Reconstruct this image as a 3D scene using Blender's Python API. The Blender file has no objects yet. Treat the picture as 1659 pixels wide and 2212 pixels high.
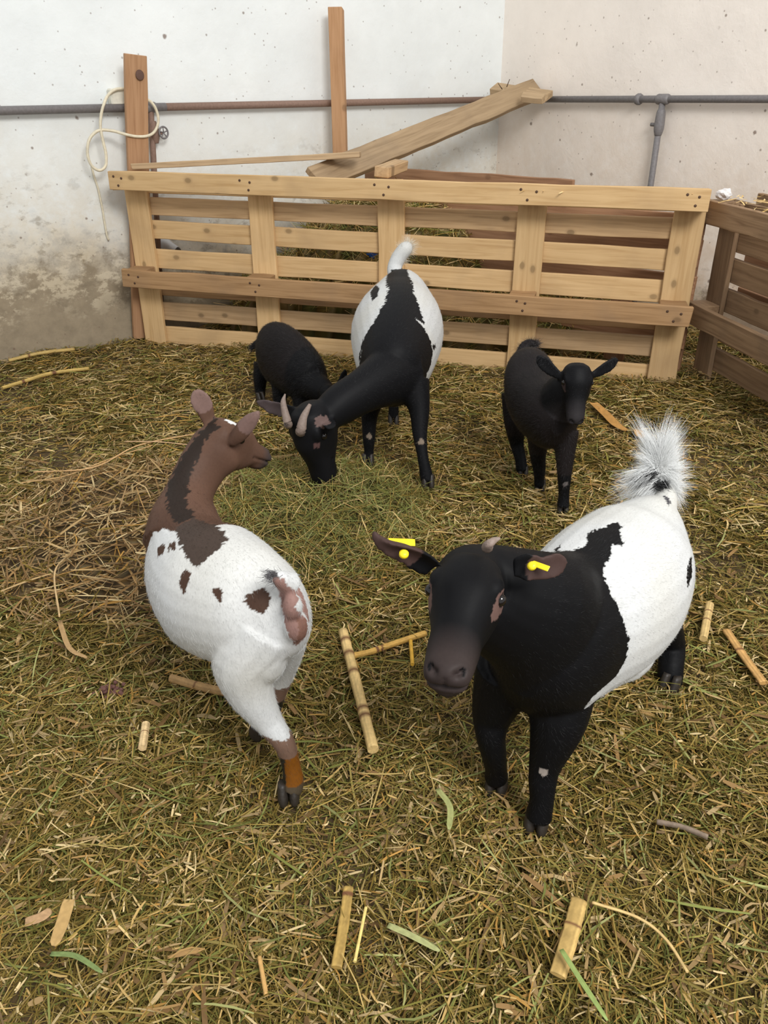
import bpy, bmesh, math, random
import numpy as np
from mathutils import Vector, Matrix, noise
from mathutils.bvhtree import BVHTree

random.seed(7)
rng = np.random.default_rng(11)
scene = bpy.context.scene
COL = scene.collection

# ------------------------------------------------------------------ camera
FPX, CX, CY, CAM_H = 1662.0, 829.5, 1106.0, 1.16
PITCH, ROLL = math.radians(28.65), math.radians(0.83)
c_fw = np.array([0, math.cos(PITCH), -math.sin(PITCH)])
_r0 = np.array([1.0, 0, 0]); _u0 = np.array([0, math.sin(PITCH), math.cos(PITCH)])
c_rt = math.cos(ROLL) * _r0 - math.sin(ROLL) * _u0
c_up = math.sin(ROLL) * _r0 + math.cos(ROLL) * _u0
c_pos = np.array([0, 0, CAM_H])
cam_data = bpy.data.cameras.new('camera')
cam = bpy.data.objects.new('camera', cam_data)
COL.objects.link(cam)
cam.matrix_world = Matrix(((c_rt[0], c_up[0], -c_fw[0], 0), (c_rt[1], c_up[1], -c_fw[1], 0),
                           (c_rt[2], c_up[2], -c_fw[2], CAM_H), (0, 0, 0, 1)))
cam_data.sensor_fit = 'VERTICAL'
cam_data.sensor_height = 34.6
cam_data.lens = 34.6 * FPX / 2212
cam_data.clip_start = 0.05
scene.camera = cam

# ------------------------------------------------------------------ light and exposure
world = bpy.data.worlds.new('daylight'); scene.world = world
world.use_nodes = True
bg = world.node_tree.nodes['Background']
bg.inputs[0].default_value = (0.97, 0.985, 1.0, 1)
bg.inputs[1].default_value = 0.84


def area(name, loc, target, sx, sy, power, col):
    l = bpy.data.lights.new(name, 'AREA'); l.shape = 'RECTANGLE'; l.size = sx; l.size_y = sy
    l.energy = power; l.color = col
    o = bpy.data.objects.new(name, l); COL.objects.link(o)
    o.location = loc
    o.rotation_euler = (Vector(target) - Vector(loc)).to_track_quat('-Z', 'Y').to_euler()
    return o


area('window_light', (1.7, -1.3, 3.8), (0.1, 2.8, 0.4), 2.0, 1.5, 250, (1.0, 0.99, 0.97))
scene.view_settings.view_transform = 'Standard'
scene.view_settings.look = 'None'
scene.view_settings.exposure = 0.0
scene.view_settings.gamma = 1.0
scene.view_settings.use_curve_mapping = False


# ------------------------------------------------------------------ points in the place
def ray(x, y):
    return c_fw + c_rt * ((x - CX) / FPX) - c_up * ((y - CY) / FPX)


def at_z(x, y, z):
    d = ray(x, y); return c_pos + d * ((z - CAM_H) / d[2])


def at_y(x, y, Y):
    d = ray(x, y); return c_pos + d * (Y / d[1])


def on_plane(x, y, p0, n):
    d = ray(x, y); return c_pos + d * (np.dot(np.asarray(p0) - c_pos, n) / np.dot(d, n))


def nrm(v):
    v = np.asarray(v, float); return v / (np.linalg.norm(v) + 1e-12)


def lin(r, g, b):
    f = lambda c: (c / 255 / 12.92) if c / 255 <= 0.04045 else ((c / 255 + 0.055) / 1.055) ** 2.4
    return (f(r), f(g), f(b))


# ------------------------------------------------------------------ scene objects
def tag(o, label=None, cat=None, group=None, kind=None):
    if label: o['label'] = label
    if cat: o['category'] = cat
    if group: o['group'] = group
    if kind: o['kind'] = kind
    return o


def empty(name, loc):
    o = bpy.data.objects.new(name, None); COL.objects.link(o)
    o.empty_display_size = 0.05; o.location = tuple(loc); return o


def put(o, parent, matrix=None):
    """link o; matrix is its place in the world; parents are never rotated"""
    COL.objects.link(o)
    m = matrix if matrix is not None else Matrix.Identity(4)
    if parent is not None:
        o.parent = parent
        base = Vector((0, 0, 0)); p = parent
        mats = Matrix.Identity(4); chain = []
        while p is not None:
            chain.append(p); p = p.parent
        for p in reversed(chain):
            mats = mats @ p.matrix_basis
        m = mats.inverted() @ m
    o.matrix_basis = m
    return o


def mesh_from(name, verts, faces, mat, smooth=True):
    me = bpy.data.meshes.new(name)
    me.from_pydata([tuple(v) for v in verts], [], [tuple(f) for f in faces])
    me.update()
    bm = bmesh.new(); bm.from_mesh(me)
    bmesh.ops.recalc_face_normals(bm, faces=bm.faces); bm.to_mesh(me); bm.free()
    me.polygons.foreach_set('use_smooth', [smooth] * len(me.polygons))
    if mat: me.materials.append(mat)
    return me


def add_mesh(name, verts, faces, mat, parent=None, smooth=True, origin=None):
    """world-space vertices; origin: where the object's own origin goes"""
    v = np.asarray(verts, float)
    o0 = np.zeros(3) if origin is None else np.asarray(origin, float)
    me = mesh_from(name, v - o0, faces, mat, smooth)
    o = bpy.data.objects.new(name, me)
    return put(o, parent, Matrix.Translation(Vector(o0)))


def catmull(P, sub):
    P = np.asarray(P, float)
    if len(P) < 3 or sub <= 1:
        return P
    Q = np.vstack([2 * P[0] - P[1], P, 2 * P[-1] - P[-2]])
    out = []
    for i in range(1, len(Q) - 2):
        p0, p1, p2, p3 = Q[i - 1], Q[i], Q[i + 1], Q[i + 2]
        for k in range(sub):
            t = k / sub
            out.append(0.5 * ((2 * p1) + (-p0 + p2) * t + (2 * p0 - 5 * p1 + 4 * p2 - p3) * t * t
                              + (-p0 + 3 * p1 - 3 * p2 + p3) * t ** 3))
    out.append(Q[-2])
    return np.array(out)


class Shape:
    """collects closed shells"""
    def __init__(self):
        self.v = []; self.f = []

    def loft(self, pts, rad, up=(0, 0, 1), n=18, sub=4, cup=0.0, square=1.0):
        pts = np.asarray(pts, float)
        rad = np.asarray(rad, float)
        if rad.ndim == 1:
            rad = np.stack([rad, rad], 1)
        D = catmull(np.hstack([pts, rad]), sub)
        pts, rad = D[:, :3], np.maximum(D[:, 3:], 1e-4)
        up = np.asarray(up, float)
        tan = np.gradient(pts, axis=0)
        b0 = len(self.v); m = len(pts)
        for i in range(m):
            t = nrm(tan[i]); u = up if up.ndim == 1 else up[min(i * len(up) // m, len(up) - 1)]
            s = np.cross(u, t)
            if np.linalg.norm(s) < 1e-3:
                s = np.cross(np.array([0.3, 1, 0.2]), t)
            s = nrm(s); w = np.cross(t, s)
            for k in range(n):
                a = 2 * math.pi * k / n
                ca, sa = math.cos(a), math.sin(a)
                if square != 1.0:
                    ca = math.copysign(abs(ca) ** square, ca); sa = math.copysign(abs(sa) ** square, sa)
                self.v.append(pts[i] + s * ca * rad[i, 0] + w * (sa * rad[i, 1] + cup * rad[i, 0] * (ca * ca - 0.5)))
        for i in range(m - 1):
            for k in range(n):
                k2 = (k + 1) % n
                self.f.append((b0 + i * n + k, b0 + i * n + k2, b0 + (i + 1) * n + k2, b0 + (i + 1) * n + k))
        for ring, c, fl in ((0, pts[0], 1), (m - 1, pts[-1], 0)):
            ci = len(self.v); self.v.append(c)
            for k in range(n):
                k2 = (k + 1) % n
                a, b = b0 + ring * n + k, b0 + ring * n + k2
                self.f.append((ci, b, a) if fl else (ci, a, b))
        return self

    def ball(self, c, r, axis=(1, 0, 0), up=(0, 0, 1), n=16):
        """ellipsoid: r = (along axis, sideways, along up)"""
        c = np.asarray(c, float); ax = nrm(axis)
        th = np.linspace(0.06, math.pi - 0.06, 9)
        self.loft([c - ax * r[0] * math.cos(t) for t in th], [(r[1] * math.sin(t), r[2] * math.sin(t)) for t in th],
                  up=up, n=n, sub=1)
        return self

    def obj(self, name, mat, parent=None, smooth=True, origin=None):
        return add_mesh(name, self.v, self.f, mat, parent, smooth, origin)


# ------------------------------------------------------------------ materials
def new_mat(name):
    m = bpy.data.materials.new(name); m.use_nodes = True
    nt = m.node_tree
    return m, nt, nt.nodes['Principled BSDF']


def N(nt, t, **kw):
    n = nt.nodes.new(t)
    for k, v in kw.items():
        if k.startswith('i_'):
            n.inputs[int(k[2:])].default_value = v
        else:
            setattr(n, k, v)
    return n


def ramp(nt, stops, interp='LINEAR'):
    r = N(nt, 'ShaderNodeValToRGB'); e = r.color_ramp.elements
    r.color_ramp.interpolation = interp
    while len(e) < len(stops): e.new(0.5)
    for i, (p, c) in enumerate(stops):
        e[i].position = p; e[i].color = (*c, 1) if len(c) == 3 else c
    return r


def mixc(nt, fac, a, b, mode='MIX'):
    m = N(nt, 'ShaderNodeMix'); m.data_type = 'RGBA'; m.blend_type = mode
    L = nt.links
    for sock, val in ((0, fac), (6, a), (7, b)):
        if hasattr(val, 'is_output'): L.new(val, m.inputs[sock])
        elif sock == 0: m.inputs[0].default_value = val
        else: m.inputs[sock].default_value = (*val, 1)
    return m.outputs[2]


def math_n(nt, op, a, b=None, clamp=False):
    m = N(nt, 'ShaderNodeMath'); m.operation = op; m.use_clamp = clamp
    for i, v in enumerate((a, b)):
        if v is None: continue
        if hasattr(v, 'is_output'): nt.links.new(v, m.inputs[i])
        else: m.inputs[i].default_value = v
    return m.outputs[0]


def plain(name, col, rough=0.6, metal=0.0, spec=0.4, bump=0.0, bscale=60):
    m, nt, b = new_mat(name)
    b.inputs['Base Color'].default_value = (*col, 1)
    b.inputs['Roughness'].default_value = rough
    b.inputs['Metallic'].default_value = metal
    b.inputs['Specular IOR Level'].default_value = spec
    tc = N(nt, 'ShaderNodeTexCoord')
    nz = N(nt, 'ShaderNodeTexNoise'); nz.inputs['Scale'].default_value = bscale; nz.inputs['Detail'].default_value = 4
    nt.links.new(tc.outputs['Object'], nz.inputs['Vector'])
    dark = tuple(c * 0.72 for c in col)
    nt.links.new(mixc(nt, nz.outputs['Fac'], dark, tuple(min(1, c * 1.22) for c in col)), b.inputs['Base Color'])
    if bump:
        bp = N(nt, 'ShaderNodeBump'); bp.inputs['Strength'].default_value = bump; bp.inputs['Distance'].default_value = 0.004
        nt.links.new(nz.outputs['Fac'], bp.inputs['Height']); nt.links.new(bp.outputs['Normal'], b.inputs['Normal'])
    return m


def wood(name, c_dark, c_light, stain=(0.10, 0.07, 0.05), stain_amt=0.35, knots=0.65):
    """planks lie along their own X axis"""
    m, nt, b = new_mat(name); L = nt.links
    tc = N(nt, 'ShaderNodeTexCoord'); oi = N(nt, 'ShaderNodeObjectInfo')
    off = N(nt, 'ShaderNodeVectorMath'); off.operation = 'ADD'
    rv = N(nt, 'ShaderNodeCombineXYZ')
    for i in range(3): L.new(math_n(nt, 'MULTIPLY', oi.outputs['Random'], (17.0, 9.0, 5.0)[i]), rv.inputs[i])
    L.new(tc.outputs['Object'], off.inputs[0]); L.new(rv.outputs[0], off.inputs[1])
    mp = N(nt, 'ShaderNodeMapping'); mp.inputs['Scale'].default_value = (1.6, 28, 28)
    L.new(off.outputs[0], mp.inputs['Vector'])
    g = N(nt, 'ShaderNodeTexNoise'); g.inputs['Scale'].default_value = 2.2; g.inputs['Detail'].default_value = 6; g.inputs['Distortion'].default_value = 0.7
    L.new(mp.outputs[0], g.inputs['Vector'])
    r = ramp(nt, [(0.28, c_dark), (0.52, tuple((a + 2 * c) / 3 for a, c in zip(c_dark, c_light))), (0.75, c_light)])
    L.new(g.outputs['Fac'], r.inputs[0])
    # broad weathering
    w = N(nt, 'ShaderNodeTexNoise'); w.inputs['Scale'].default_value = 4.0; w.inputs['Detail'].default_value = 5
    L.new(off.outputs[0], w.inputs['Vector'])
    wr = ramp(nt, [(0.5, (0, 0, 0)), (0.78, (1, 1, 1))]); L.new(w.outputs['Fac'], wr.inputs[0])
    c1 = mixc(nt, math_n(nt, 'MULTIPLY', wr.outputs[0], stain_amt), r.outputs[0], stain)
    # knots
    km = N(nt, 'ShaderNodeMapping'); km.inputs['Scale'].default_value = (4.6, 7.0, 7.0)
    L.new(off.outputs[0], km.inputs['Vector'])
    v = N(nt, 'ShaderNodeTexVoronoi'); v.inputs['Scale'].default_value = 1.5; v.voronoi_dimensions = '2D'
    L.new(km.outputs[0], v.inputs['Vector'])
    kr = ramp(nt, [(0.0, (1, 1, 1)), (0.09, (0.9, 0.9, 0.9)), (0.13, (0.25, 0.25, 0.25)), (0.2, (0, 0, 0))]); L.new(v.outputs['Distance'], kr.inputs[0])
    sel = N(nt, 'ShaderNodeSeparateColor'); L.new(v.outputs['Color'], sel.inputs[0])
    pick = math_n(nt, 'GREATER_THAN', sel.outputs[0], 0.90)
    c2 = mixc(nt, math_n(nt, 'MULTIPLY', math_n(nt, 'MULTIPLY', kr.outputs[0], pick), knots), c1, tuple(c * 0.35 for c in c_dark))
    # each board a little different
    hs = N(nt, 'ShaderNodeHueSaturation'); hs.inputs['Saturation'].default_value = 1.0
    L.new(math_n(nt, 'ADD', math_n(nt, 'MULTIPLY', oi.outputs['Random'], 0.26), 0.87), hs.inputs['Value'])
    L.new(c2, hs.inputs['Color'])
    L.new(hs.outputs[0], b.inputs['Base Color'])
    b.inputs['Roughness'].default_value = 0.72; b.inputs['Specular IOR Level'].default_value = 0.25
    bp = N(nt, 'ShaderNodeBump'); bp.inputs['Strength'].default_value = 0.35; bp.inputs['Distance'].default_value = 0.003
    L.new(g.outputs['Fac'], bp.inputs['Height']); L.new(bp.outputs['Normal'], b.inputs['Normal'])
    return m


def attr_mat(name, rough=0.7, spec=0.25, transl=0.0, vary=0.0, vscale=300):
    m, nt, b = new_mat(name)
    a = N(nt, 'ShaderNodeAttribute'); a.attribute_name = 'tint'
    out = a.outputs['Color']
    if vary:
        tc = N(nt, 'ShaderNodeTexCoord'); nz = N(nt, 'ShaderNodeTexNoise'); nz.inputs['Scale'].default_value = vscale
        nt.links.new(tc.outputs['Object'], nz.inputs['Vector'])
        hs = N(nt, 'ShaderNodeHueSaturation')
        nt.links.new(math_n(nt, 'ADD', math_n(nt, 'MULTIPLY', nz.outputs['Fac'], vary), 1 - vary / 2), hs.inputs['Value'])
        nt.links.new(out, hs.inputs['Color']); out = hs.outputs[0]
    nt.links.new(out, b.inputs['Base Color'])
    b.inputs['Roughness'].default_value = rough
    b.inputs['Specular IOR Level'].default_value = spec
    return m


M_pallet = wood('pale_pine', lin(192, 156, 108), lin(216, 182, 134), stain=lin(168, 138, 102), stain_amt=0.55)
M_pallet_grey = wood('grey_pine', lin(158, 128, 92), lin(194, 162, 122), stain=lin(142, 122, 98), stain_amt=0.6)
M_rail_brown = wood('dirty_brown_pine', lin(136, 104, 70), lin(168, 134, 96), stain=lin(122, 100, 80), stain_amt=0.6, knots=0.5)
M_dark_pallet = wood('brown_weathered_pine', lin(118, 92, 68), lin(156, 128, 98), stain=lin(100, 84, 68), stain_amt=0.7, knots=0.4)
M_red_board = wood('reddish_board', lin(148, 110, 78), lin(174, 136, 102), stain=lin(134, 102, 80), stain_amt=0.3)
M_post = wood('tan_post', lin(176, 132, 92), lin(202, 158, 118), stain_amt=0.15, knots=0.5)
M_board_grey = wood('dusty_board', lin(150, 126, 96), lin(184, 158, 124), stain=lin(132, 114, 94), stain_amt=0.5, knots=0.5)
M_rear = wood('rear_brown_board', lin(142, 104, 76), lin(176, 136, 104), stain=lin(120, 94, 76), stain_amt=0.5, knots=0.4)  # reddish-brown wood of the rear rails, slats and uprights
M_nail = plain('rusty_nail', lin(92, 70, 56), 0.6, 0.5)
M_pipe_rust = plain('rusty_pipe', lin(142, 116, 102), 0.7, 0.1, bump=0.4, bscale=90)
M_pipe_grey = plain('grey_pipe', lin(128, 124, 124), 0.6, 0.15, bump=0.3, bscale=90)
M_cable = plain('cream_cable', lin(222, 212, 186), 0.5)
M_box = plain('cream_plastic', lin(226, 222, 206), 0.5)
M_eye = plain('dark_eye', (0.008, 0.006, 0.005), 0.10, 0, 0.5)
M_hoof = plain('hoof_horn', lin(46, 40, 34), 0.5, bump=0.3, bscale=120)
M_horn = plain('grey_horn', lin(128, 112, 102), 0.6, bump=0.4, bscale=140)
M_tag = plain('yellow_plastic', lin(232, 208, 30), 0.4)
M_blue = plain('blue_twine', lin(40, 96, 190), 0.6)
M_paper = plain('white_scrap', lin(226, 222, 220), 0.7)
M_coat = attr_mat('goat_coat', 0.55, 0.10, vary=0.25, vscale=220)
M_fur = attr_mat('goat_fur', 0.38, 0.42)
M_hay = attr_mat('hay', 0.72, 0.18)
M_stalk = attr_mat('stalk', 0.6, 0.25, vary=0.5, vscale=130)


def wall_mat(name, base, yellow, dirt, dirt_h, stain_h, flecks=1.0):
    m, nt, b = new_mat(name); L = nt.links
    tc = N(nt, 'ShaderNodeTexCoord')
    P = tc.outputs['Object']
    sp = N(nt, 'ShaderNodeSeparateXYZ'); L.new(P, sp.inputs[0])

    def nz(scale, det=6, rough=0.6, stretch=None):
        n = N(nt, 'ShaderNodeTexNoise'); n.inputs['Scale'].default_value = scale
        n.inputs['Detail'].default_value = det; n.inputs['Roughness'].default_value = rough
        if stretch:
            mp = N(nt, 'ShaderNodeMapping'); mp.inputs['Scale'].default_value = stretch
            L.new(P, mp.inputs['Vector']); L.new(mp.outputs[0], n.inputs['Vector'])
        else:
            L.new(P, n.inputs['Vector'])
        return n.outputs['Fac']
    n1 = nz(3.2); n2 = nz(14, 8, 0.7); n3 = nz(1.4, 4)
    # base mottling
    mott = ramp(nt, [(0.35, tuple(c * 0.93 for c in base)), (0.62, base)]); L.new(n1, mott.inputs[0])
    col = mott.outputs[0]
    # yellow-brown stain band, dissolving upwards
    h = math_n(nt, 'ADD', sp.outputs[2], math_n(nt, 'MULTIPLY', math_n(nt, 'SUBTRACT', n3, 0.5), 0.75))
    h2 = math_n(nt, 'ADD', h, math_n(nt, 'MULTIPLY', math_n(nt, 'SUBTRACT', n2, 0.5), 0.5))
    yr = ramp(nt, [(0.0, (1, 1, 1)), (1.0, (0, 0, 0))])
    L.new(math_n(nt, 'DIVIDE', h2, stain_h, True), yr.inputs[0])
    col = mixc(nt, math_n(nt, 'MULTIPLY', yr.outputs[0], math_n(nt, 'ADD', math_n(nt, 'MULTIPLY', n2, 2.6), -0.62, True), True), col, yellow)
    # grey-brown damp foot of the wall
    dr = ramp(nt, [(0.0, (1, 1, 1)), (0.55, (1, 1, 1)), (0.78, (0.45, 0.45, 0.45)), (1.0, (0, 0, 0))])
    L.new(math_n(nt, 'DIVIDE', h2, dirt_h, True), dr.inputs[0])
    dcol = mixc(nt, n2, tuple(c * 0.62 for c in dirt), tuple(min(1, c * 1.45) for c in dirt))
    rem = ramp(nt, [(0.49, (0, 0, 0)), (0.55, (1, 1, 1))]); L.new(nz(7, 9, 0.75, (1, 1, 1.5)), rem.inputs[0])
    up = ramp(nt, [(0.22, (0, 0, 0)), (0.45, (1, 1, 1))]); L.new(math_n(nt, 'DIVIDE', h, dirt_h, True), up.inputs[0])
    dcol = mixc(nt, math_n(nt, 'MULTIPLY', math_n(nt, 'MULTIPLY', rem.outputs[0], up.outputs[0]), 0.8), dcol, lin(206, 192, 166))
    col = mixc(nt, dr.outputs[0], col, dcol)
    # brown crumbly patches above the damp line
    br = ramp(nt, [(0.56, (0, 0, 0)), (0.66, (1, 1, 1))]); L.new(nz(11, 8, 0.65, (1, 1, 1.6)), br.inputs[0])
    pr = ramp(nt, [(0.0, (1, 1, 1)), (0.6, (0.8, 0.8, 0.8)), (1.0, (0, 0, 0))]); L.new(math_n(nt, 'DIVIDE', h, dirt_h * 1.7, True), pr.inputs[0])
    col = mixc(nt, math_n(nt, 'MULTIPLY', math_n(nt, 'MULTIPLY', br.outputs[0], pr.outputs[0]), 0.62), col, tuple(c * 0.75 for c in dirt))
    # fly specks and chips
    for sc, th, amt in ((5.0, 0.062, 0.8), (11.0, 0.085, 0.7), (26.0, 0.13, 0.55)):
        v = N(nt, 'ShaderNodeTexVoronoi'); v.inputs['Scale'].default_value = sc
        L.new(P, v.inputs['Vector'])
        dn = math_n(nt, 'ADD', v.outputs['Distance'], math_n(nt, 'MULTIPLY', math_n(nt, 'SUBTRACT', nz(70, 2), 0.5), 0.06))
        fr = ramp(nt, [(th * 0.5, (1, 1, 1)), (th, (0, 0, 0))]); L.new(dn, fr.inputs[0])
        sc2 = N(nt, 'ShaderNodeSeparateColor'); L.new(v.outputs['Color'], sc2.inputs[0])
        col = mixc(nt, math_n(nt, 'MULTIPLY', math_n(nt, 'MULTIPLY', fr.outputs[0], math_n(nt, 'GREATER_THAN', sc2.outputs[1], 0.45)), amt * flecks), col, lin(120, 98, 84))
    L.new(col, b.inputs['Base Color'])
    b.inputs['Roughness'].default_value = 0.85; b.inputs['Specular IOR Level'].default_value = 0.15
    bp = N(nt, 'ShaderNodeBump'); bp.inputs['Strength'].default_value = 0.35; bp.inputs['Distance'].default_value = 0.01
    hs = math_n(nt, 'ADD', n2, math_n(nt, 'MULTIPLY', n1, 2.0))
    L.new(hs, bp.inputs['Height']); L.new(bp.outputs['Normal'], b.inputs['Normal'])
    return m


M_wall_l = wall_mat('whitewash_left', lin(238, 242, 241), lin(202, 178, 134), lin(150, 136, 114), 0.60, 1.22)
M_wall_r = wall_mat('whitewash_right', lin(248, 239, 229), lin(216, 190, 162), lin(160, 142, 122), 0.28, 1.3)
M_floor = plain('earth_floor', lin(74, 58, 34), 0.9, bump=0.5, bscale=40)

# ------------------------------------------------------------------ the setting
W0 = np.array([-1.919, 3.773, 0.0]); WD = nrm([0.826, 0.563, 0]); WN = np.array([WD[1], -WD[0], 0])   # left wall, facing the room
CORNER = W0 + WD * 3.272
RD = np.array([WD[1], -WD[0], 0]); RN = -WD                                                            # right wall


def slab(name, pts_xy, z0, z1, mat):
    n = len(pts_xy)
    v = [(x, y, z0) for x, y in pts_xy] + [(x, y, z1) for x, y in pts_xy]
    f = [tuple(range(n))[::-1], tuple(range(n, 2 * n))] + [(i, (i + 1) % n, n + (i + 1) % n, n + i) for i in range(n)]
    return tag(add_mesh(name, v, f, mat, None, False), kind='structure')


a = W0 - WD * 2.6; b_ = CORNER + WD * 0.2
slab('wall_left', [tuple(a[:2]), tuple(b_[:2]), tuple((b_ - WN * 0.2)[:2]), tuple((a - WN * 0.2)[:2])], -0.05, 3.4, M_wall_l)
a = CORNER.copy(); b_ = CORNER + RD * 4.6
slab('wall_right', [tuple(a[:2]), tuple((a - RN * 0.2)[:2]), tuple((b_ - RN * 0.2)[:2]), tuple(b_[:2])], -0.05, 3.4, M_wall_r)
slab('floor', [(-4.6, -1.0), (4.0, -1.0), (4.0, 7.0), (-4.6, 7.0)], -0.1, -0.02, M_floor)


# ------------------------------------------------------------------ boards
def board(name, p0, p1, face_n, width, thick, mat, parent=None, seg=10, wob=0.0012, bev=0.0025):
    """plank from p0 to p1 (centre line), wide side facing face_n"""
    p0 = np.asarray(p0, float); p1 = np.asarray(p1, float)
    x = nrm(p1 - p0); ln = np.linalg.norm(p1 - p0)
    z = nrm(np.asarray(face_n, float) - x * np.dot(face_n, x)); y = np.cross(z, x)
    bm = bmesh.new()
    rings = []
    for i in range(seg + 1):
        s = -ln / 2 + ln * i / seg
        j = lambda: random.gauss(0, wob)
        jy = [j(), j()]; jz = [j() * 0.6, j() * 0.6]
        ring = [bm.verts.new((s + (j() * 2 if i in (0, seg) else 0), sy * width / 2 + jy[(sy > 0)], sz * thick / 2 + jz[(sz > 0)] * 0.5))
                for sy, sz in ((-1, -1), (1, -1), (1, 1), (-1, 1))]
        rings.append(ring)
    for r0, r1 in zip(rings, rings[1:]):
        for k in range(4):
            bm.faces.new((r0[k], r0[(k + 1) % 4], r1[(k + 1) % 4], r1[k]))
    bm.faces.new(rings[0][::-1]); bm.faces.new(rings[-1])
    bmesh.ops.recalc_face_normals(bm, faces=bm.faces)
    edges = [e for e in bm.edges if abs(e.calc_face_angle(0)) > 0.8]
    bmesh.ops.bevel(bm, geom=edges, offset=bev, segments=1, affect='EDGES')
    me = bpy.data.meshes.new(name); bm.to_mesh(me); bm.free()
    me.materials.append(mat)
    o = bpy.data.objects.new(name, me)
    c = (p0 + p1) / 2
    M = Matrix(((x[0], y[0], z[0], c[0]), (x[1], y[1], z[1], c[1]), (x[2], y[2], z[2], c[2]), (0, 0, 0, 1)))
    return put(o, parent, M)


def disc(name, c, n, r, h, mat, parent):
    s = Shape(); n = nrm(n); c = np.asarray(c)
    s.loft([c - n * 0.004, c + n * h * 0.6, c + n * h], [r, r, r * 0.7], n=10, sub=1)
    return s.obj(name, mat, parent, True, c)


class Pallet:
    def __init__(self, name, O, d, label, cat, group):
        self.O = np.asarray(O, float); self.d = nrm(d); self.nf = np.array([self.d[1], -self.d[0], 0])
        self.root = tag(empty(name, self.O), label, cat, group)

    def W(self, u, v, off):
        return self.O + self.d * u + np.array([0, 0, 1.0]) * v + self.nf * off

    def h(self, name, u0, u1, v0, v1, width, off, mat, thick=0.022):
        return board(name, self.W(u0, v0, off), self.W(u1, v1, off), self.nf, width, thick, mat, self.root, seg=14)

    def vert(self, name, u0, u1, v0, v1, width, off, mat, thick=0.022):
        return board(name, self.W(u0, v0, off), self.W(u1, v1, off), self.nf, width, thick, mat, self.root, seg=6)

    def block(self, u, v, w, hgt, o0, o1, mat):
        return board('spacer_block', self.W(u - w / 2, v, (o0 + o1) / 2), self.W(u + w / 2, v, (o0 + o1) / 2), self.nf, hgt, o1 - o0, mat, self.root, seg=2)


mp = Pallet('pallet_gate', (-1.271, 4.093, 0), (0.957, -0.289, 0),
            'long pale wooden pallet standing on edge as a gate behind the goats', 'pallet', None)
UPS = [0.018 + 0.062, 0.740, 1.380, 2.012, 2.650]
UPB = [0.060, 0.728, 1.378, 2.005, 2.645]
for i, (u0, u1) in enumerate(zip(UPB, UPS)):
    mp.vert('upright_board', u0, u1, -0.02, 0.79, 0.123, -0.011, M_pallet)
for (v0, v1, w, m) in [(0.678, 0.642, 0.083, M_pallet_grey), (0.569, 0.515, 0.088, M_pallet), (0.428, 0.384, 0.094, M_pallet),
                       (0.287, 0.262, 0.09, M_rail_brown), (0.159, 0.143, 0.091, M_pallet_grey), (0.03, 0.012, 0.092, M_pallet)]:
    mp.h('slat', 0.002, 2.70, v0, v1, w, -0.034, m)
mp.h('slat', 0.05, 2.69, 0.775, 0.748, 0.075, -0.034, M_pallet)
tr = mp.h('top_rail', 0.02, 2.704, 0.806, 0.772, 0.083, 0.112, M_pallet, 0.024)
mr = mp.h('middle_rail', 0.004, 2.712, 0.352, 0.318, 0.086, 0.112, M_rail_brown, 0.024)
for u in UPS:
    t = u / 2.7
    mp.block(u, 0.800 - 0.034 * t, 0.115, 0.075, 0.0, 0.1, M_pallet)
    mp.block(u - 0.01, 0.352 - 0.034 * t, 0.115, 0.078, 0.0, 0.1, M_rail_brown)
    for rail, v in ((tr, 0.806 - 0.034 * t), (mr, 0.352 - 0.034 * t)):
        for du, dv in ((-0.03, 0.02), (0.02, 0.012), (0.0, -0.02)):
            disc('nail', mp.W(u + du + random.gauss(0, .008), v + dv, 0.1245), mp.nf, 0.0055, 0.002, M_nail, rail)

rp = Pallet('pallet_fence', (1.445, 3.45, 0), (0.16, -0.987, 0),
            'darker brown weathered pallet fence at the right edge of the pen', 'pallet', None)
for u in (0.062, 0.75, 1.4):
    rp.vert('upright_board', u, u, -0.02, 0.74, 0.123, -0.011, M_dark_pallet)
    rp.block(u, 0.71, 0.115, 0.078, 0.0, 0.1, M_dark_pallet); rp.block(u, 0.29, 0.115, 0.078, 0.0, 0.1, M_dark_pallet)
for v, w in ((0.70, 0.09), (0.60, 0.095), (0.475, 0.095), (0.35, 0.095), (0.22, 0.09), (0.09, 0.10)):
    rp.h('slat', 0.0, 1.47, v, v - 0.005, w, -0.034, M_dark_pallet)
rp.h('top_rail', -0.03, 1.48, 0.712, 0.70, 0.09, 0.112, M_dark_pallet, 0.024)
rp.h('middle_rail', -0.03, 1.48, 0.30, 0.285, 0.09, 0.112, M_dark_pallet, 0.024)
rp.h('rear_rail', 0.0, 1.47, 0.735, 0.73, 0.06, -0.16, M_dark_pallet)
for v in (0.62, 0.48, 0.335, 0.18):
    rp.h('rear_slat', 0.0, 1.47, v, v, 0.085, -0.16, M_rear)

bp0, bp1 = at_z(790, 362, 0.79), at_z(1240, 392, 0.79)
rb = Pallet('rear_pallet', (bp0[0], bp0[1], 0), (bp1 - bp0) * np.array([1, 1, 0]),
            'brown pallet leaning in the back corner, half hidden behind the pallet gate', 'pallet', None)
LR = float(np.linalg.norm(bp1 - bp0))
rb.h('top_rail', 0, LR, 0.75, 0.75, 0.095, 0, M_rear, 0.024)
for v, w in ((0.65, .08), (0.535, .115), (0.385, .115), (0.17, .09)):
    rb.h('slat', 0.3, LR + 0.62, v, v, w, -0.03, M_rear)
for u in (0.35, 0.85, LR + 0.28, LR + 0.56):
    rb.vert('upright_board', u, u, 0, 0.72 if u < LR else 0.64, 0.1, -0.052, M_rear)

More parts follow.
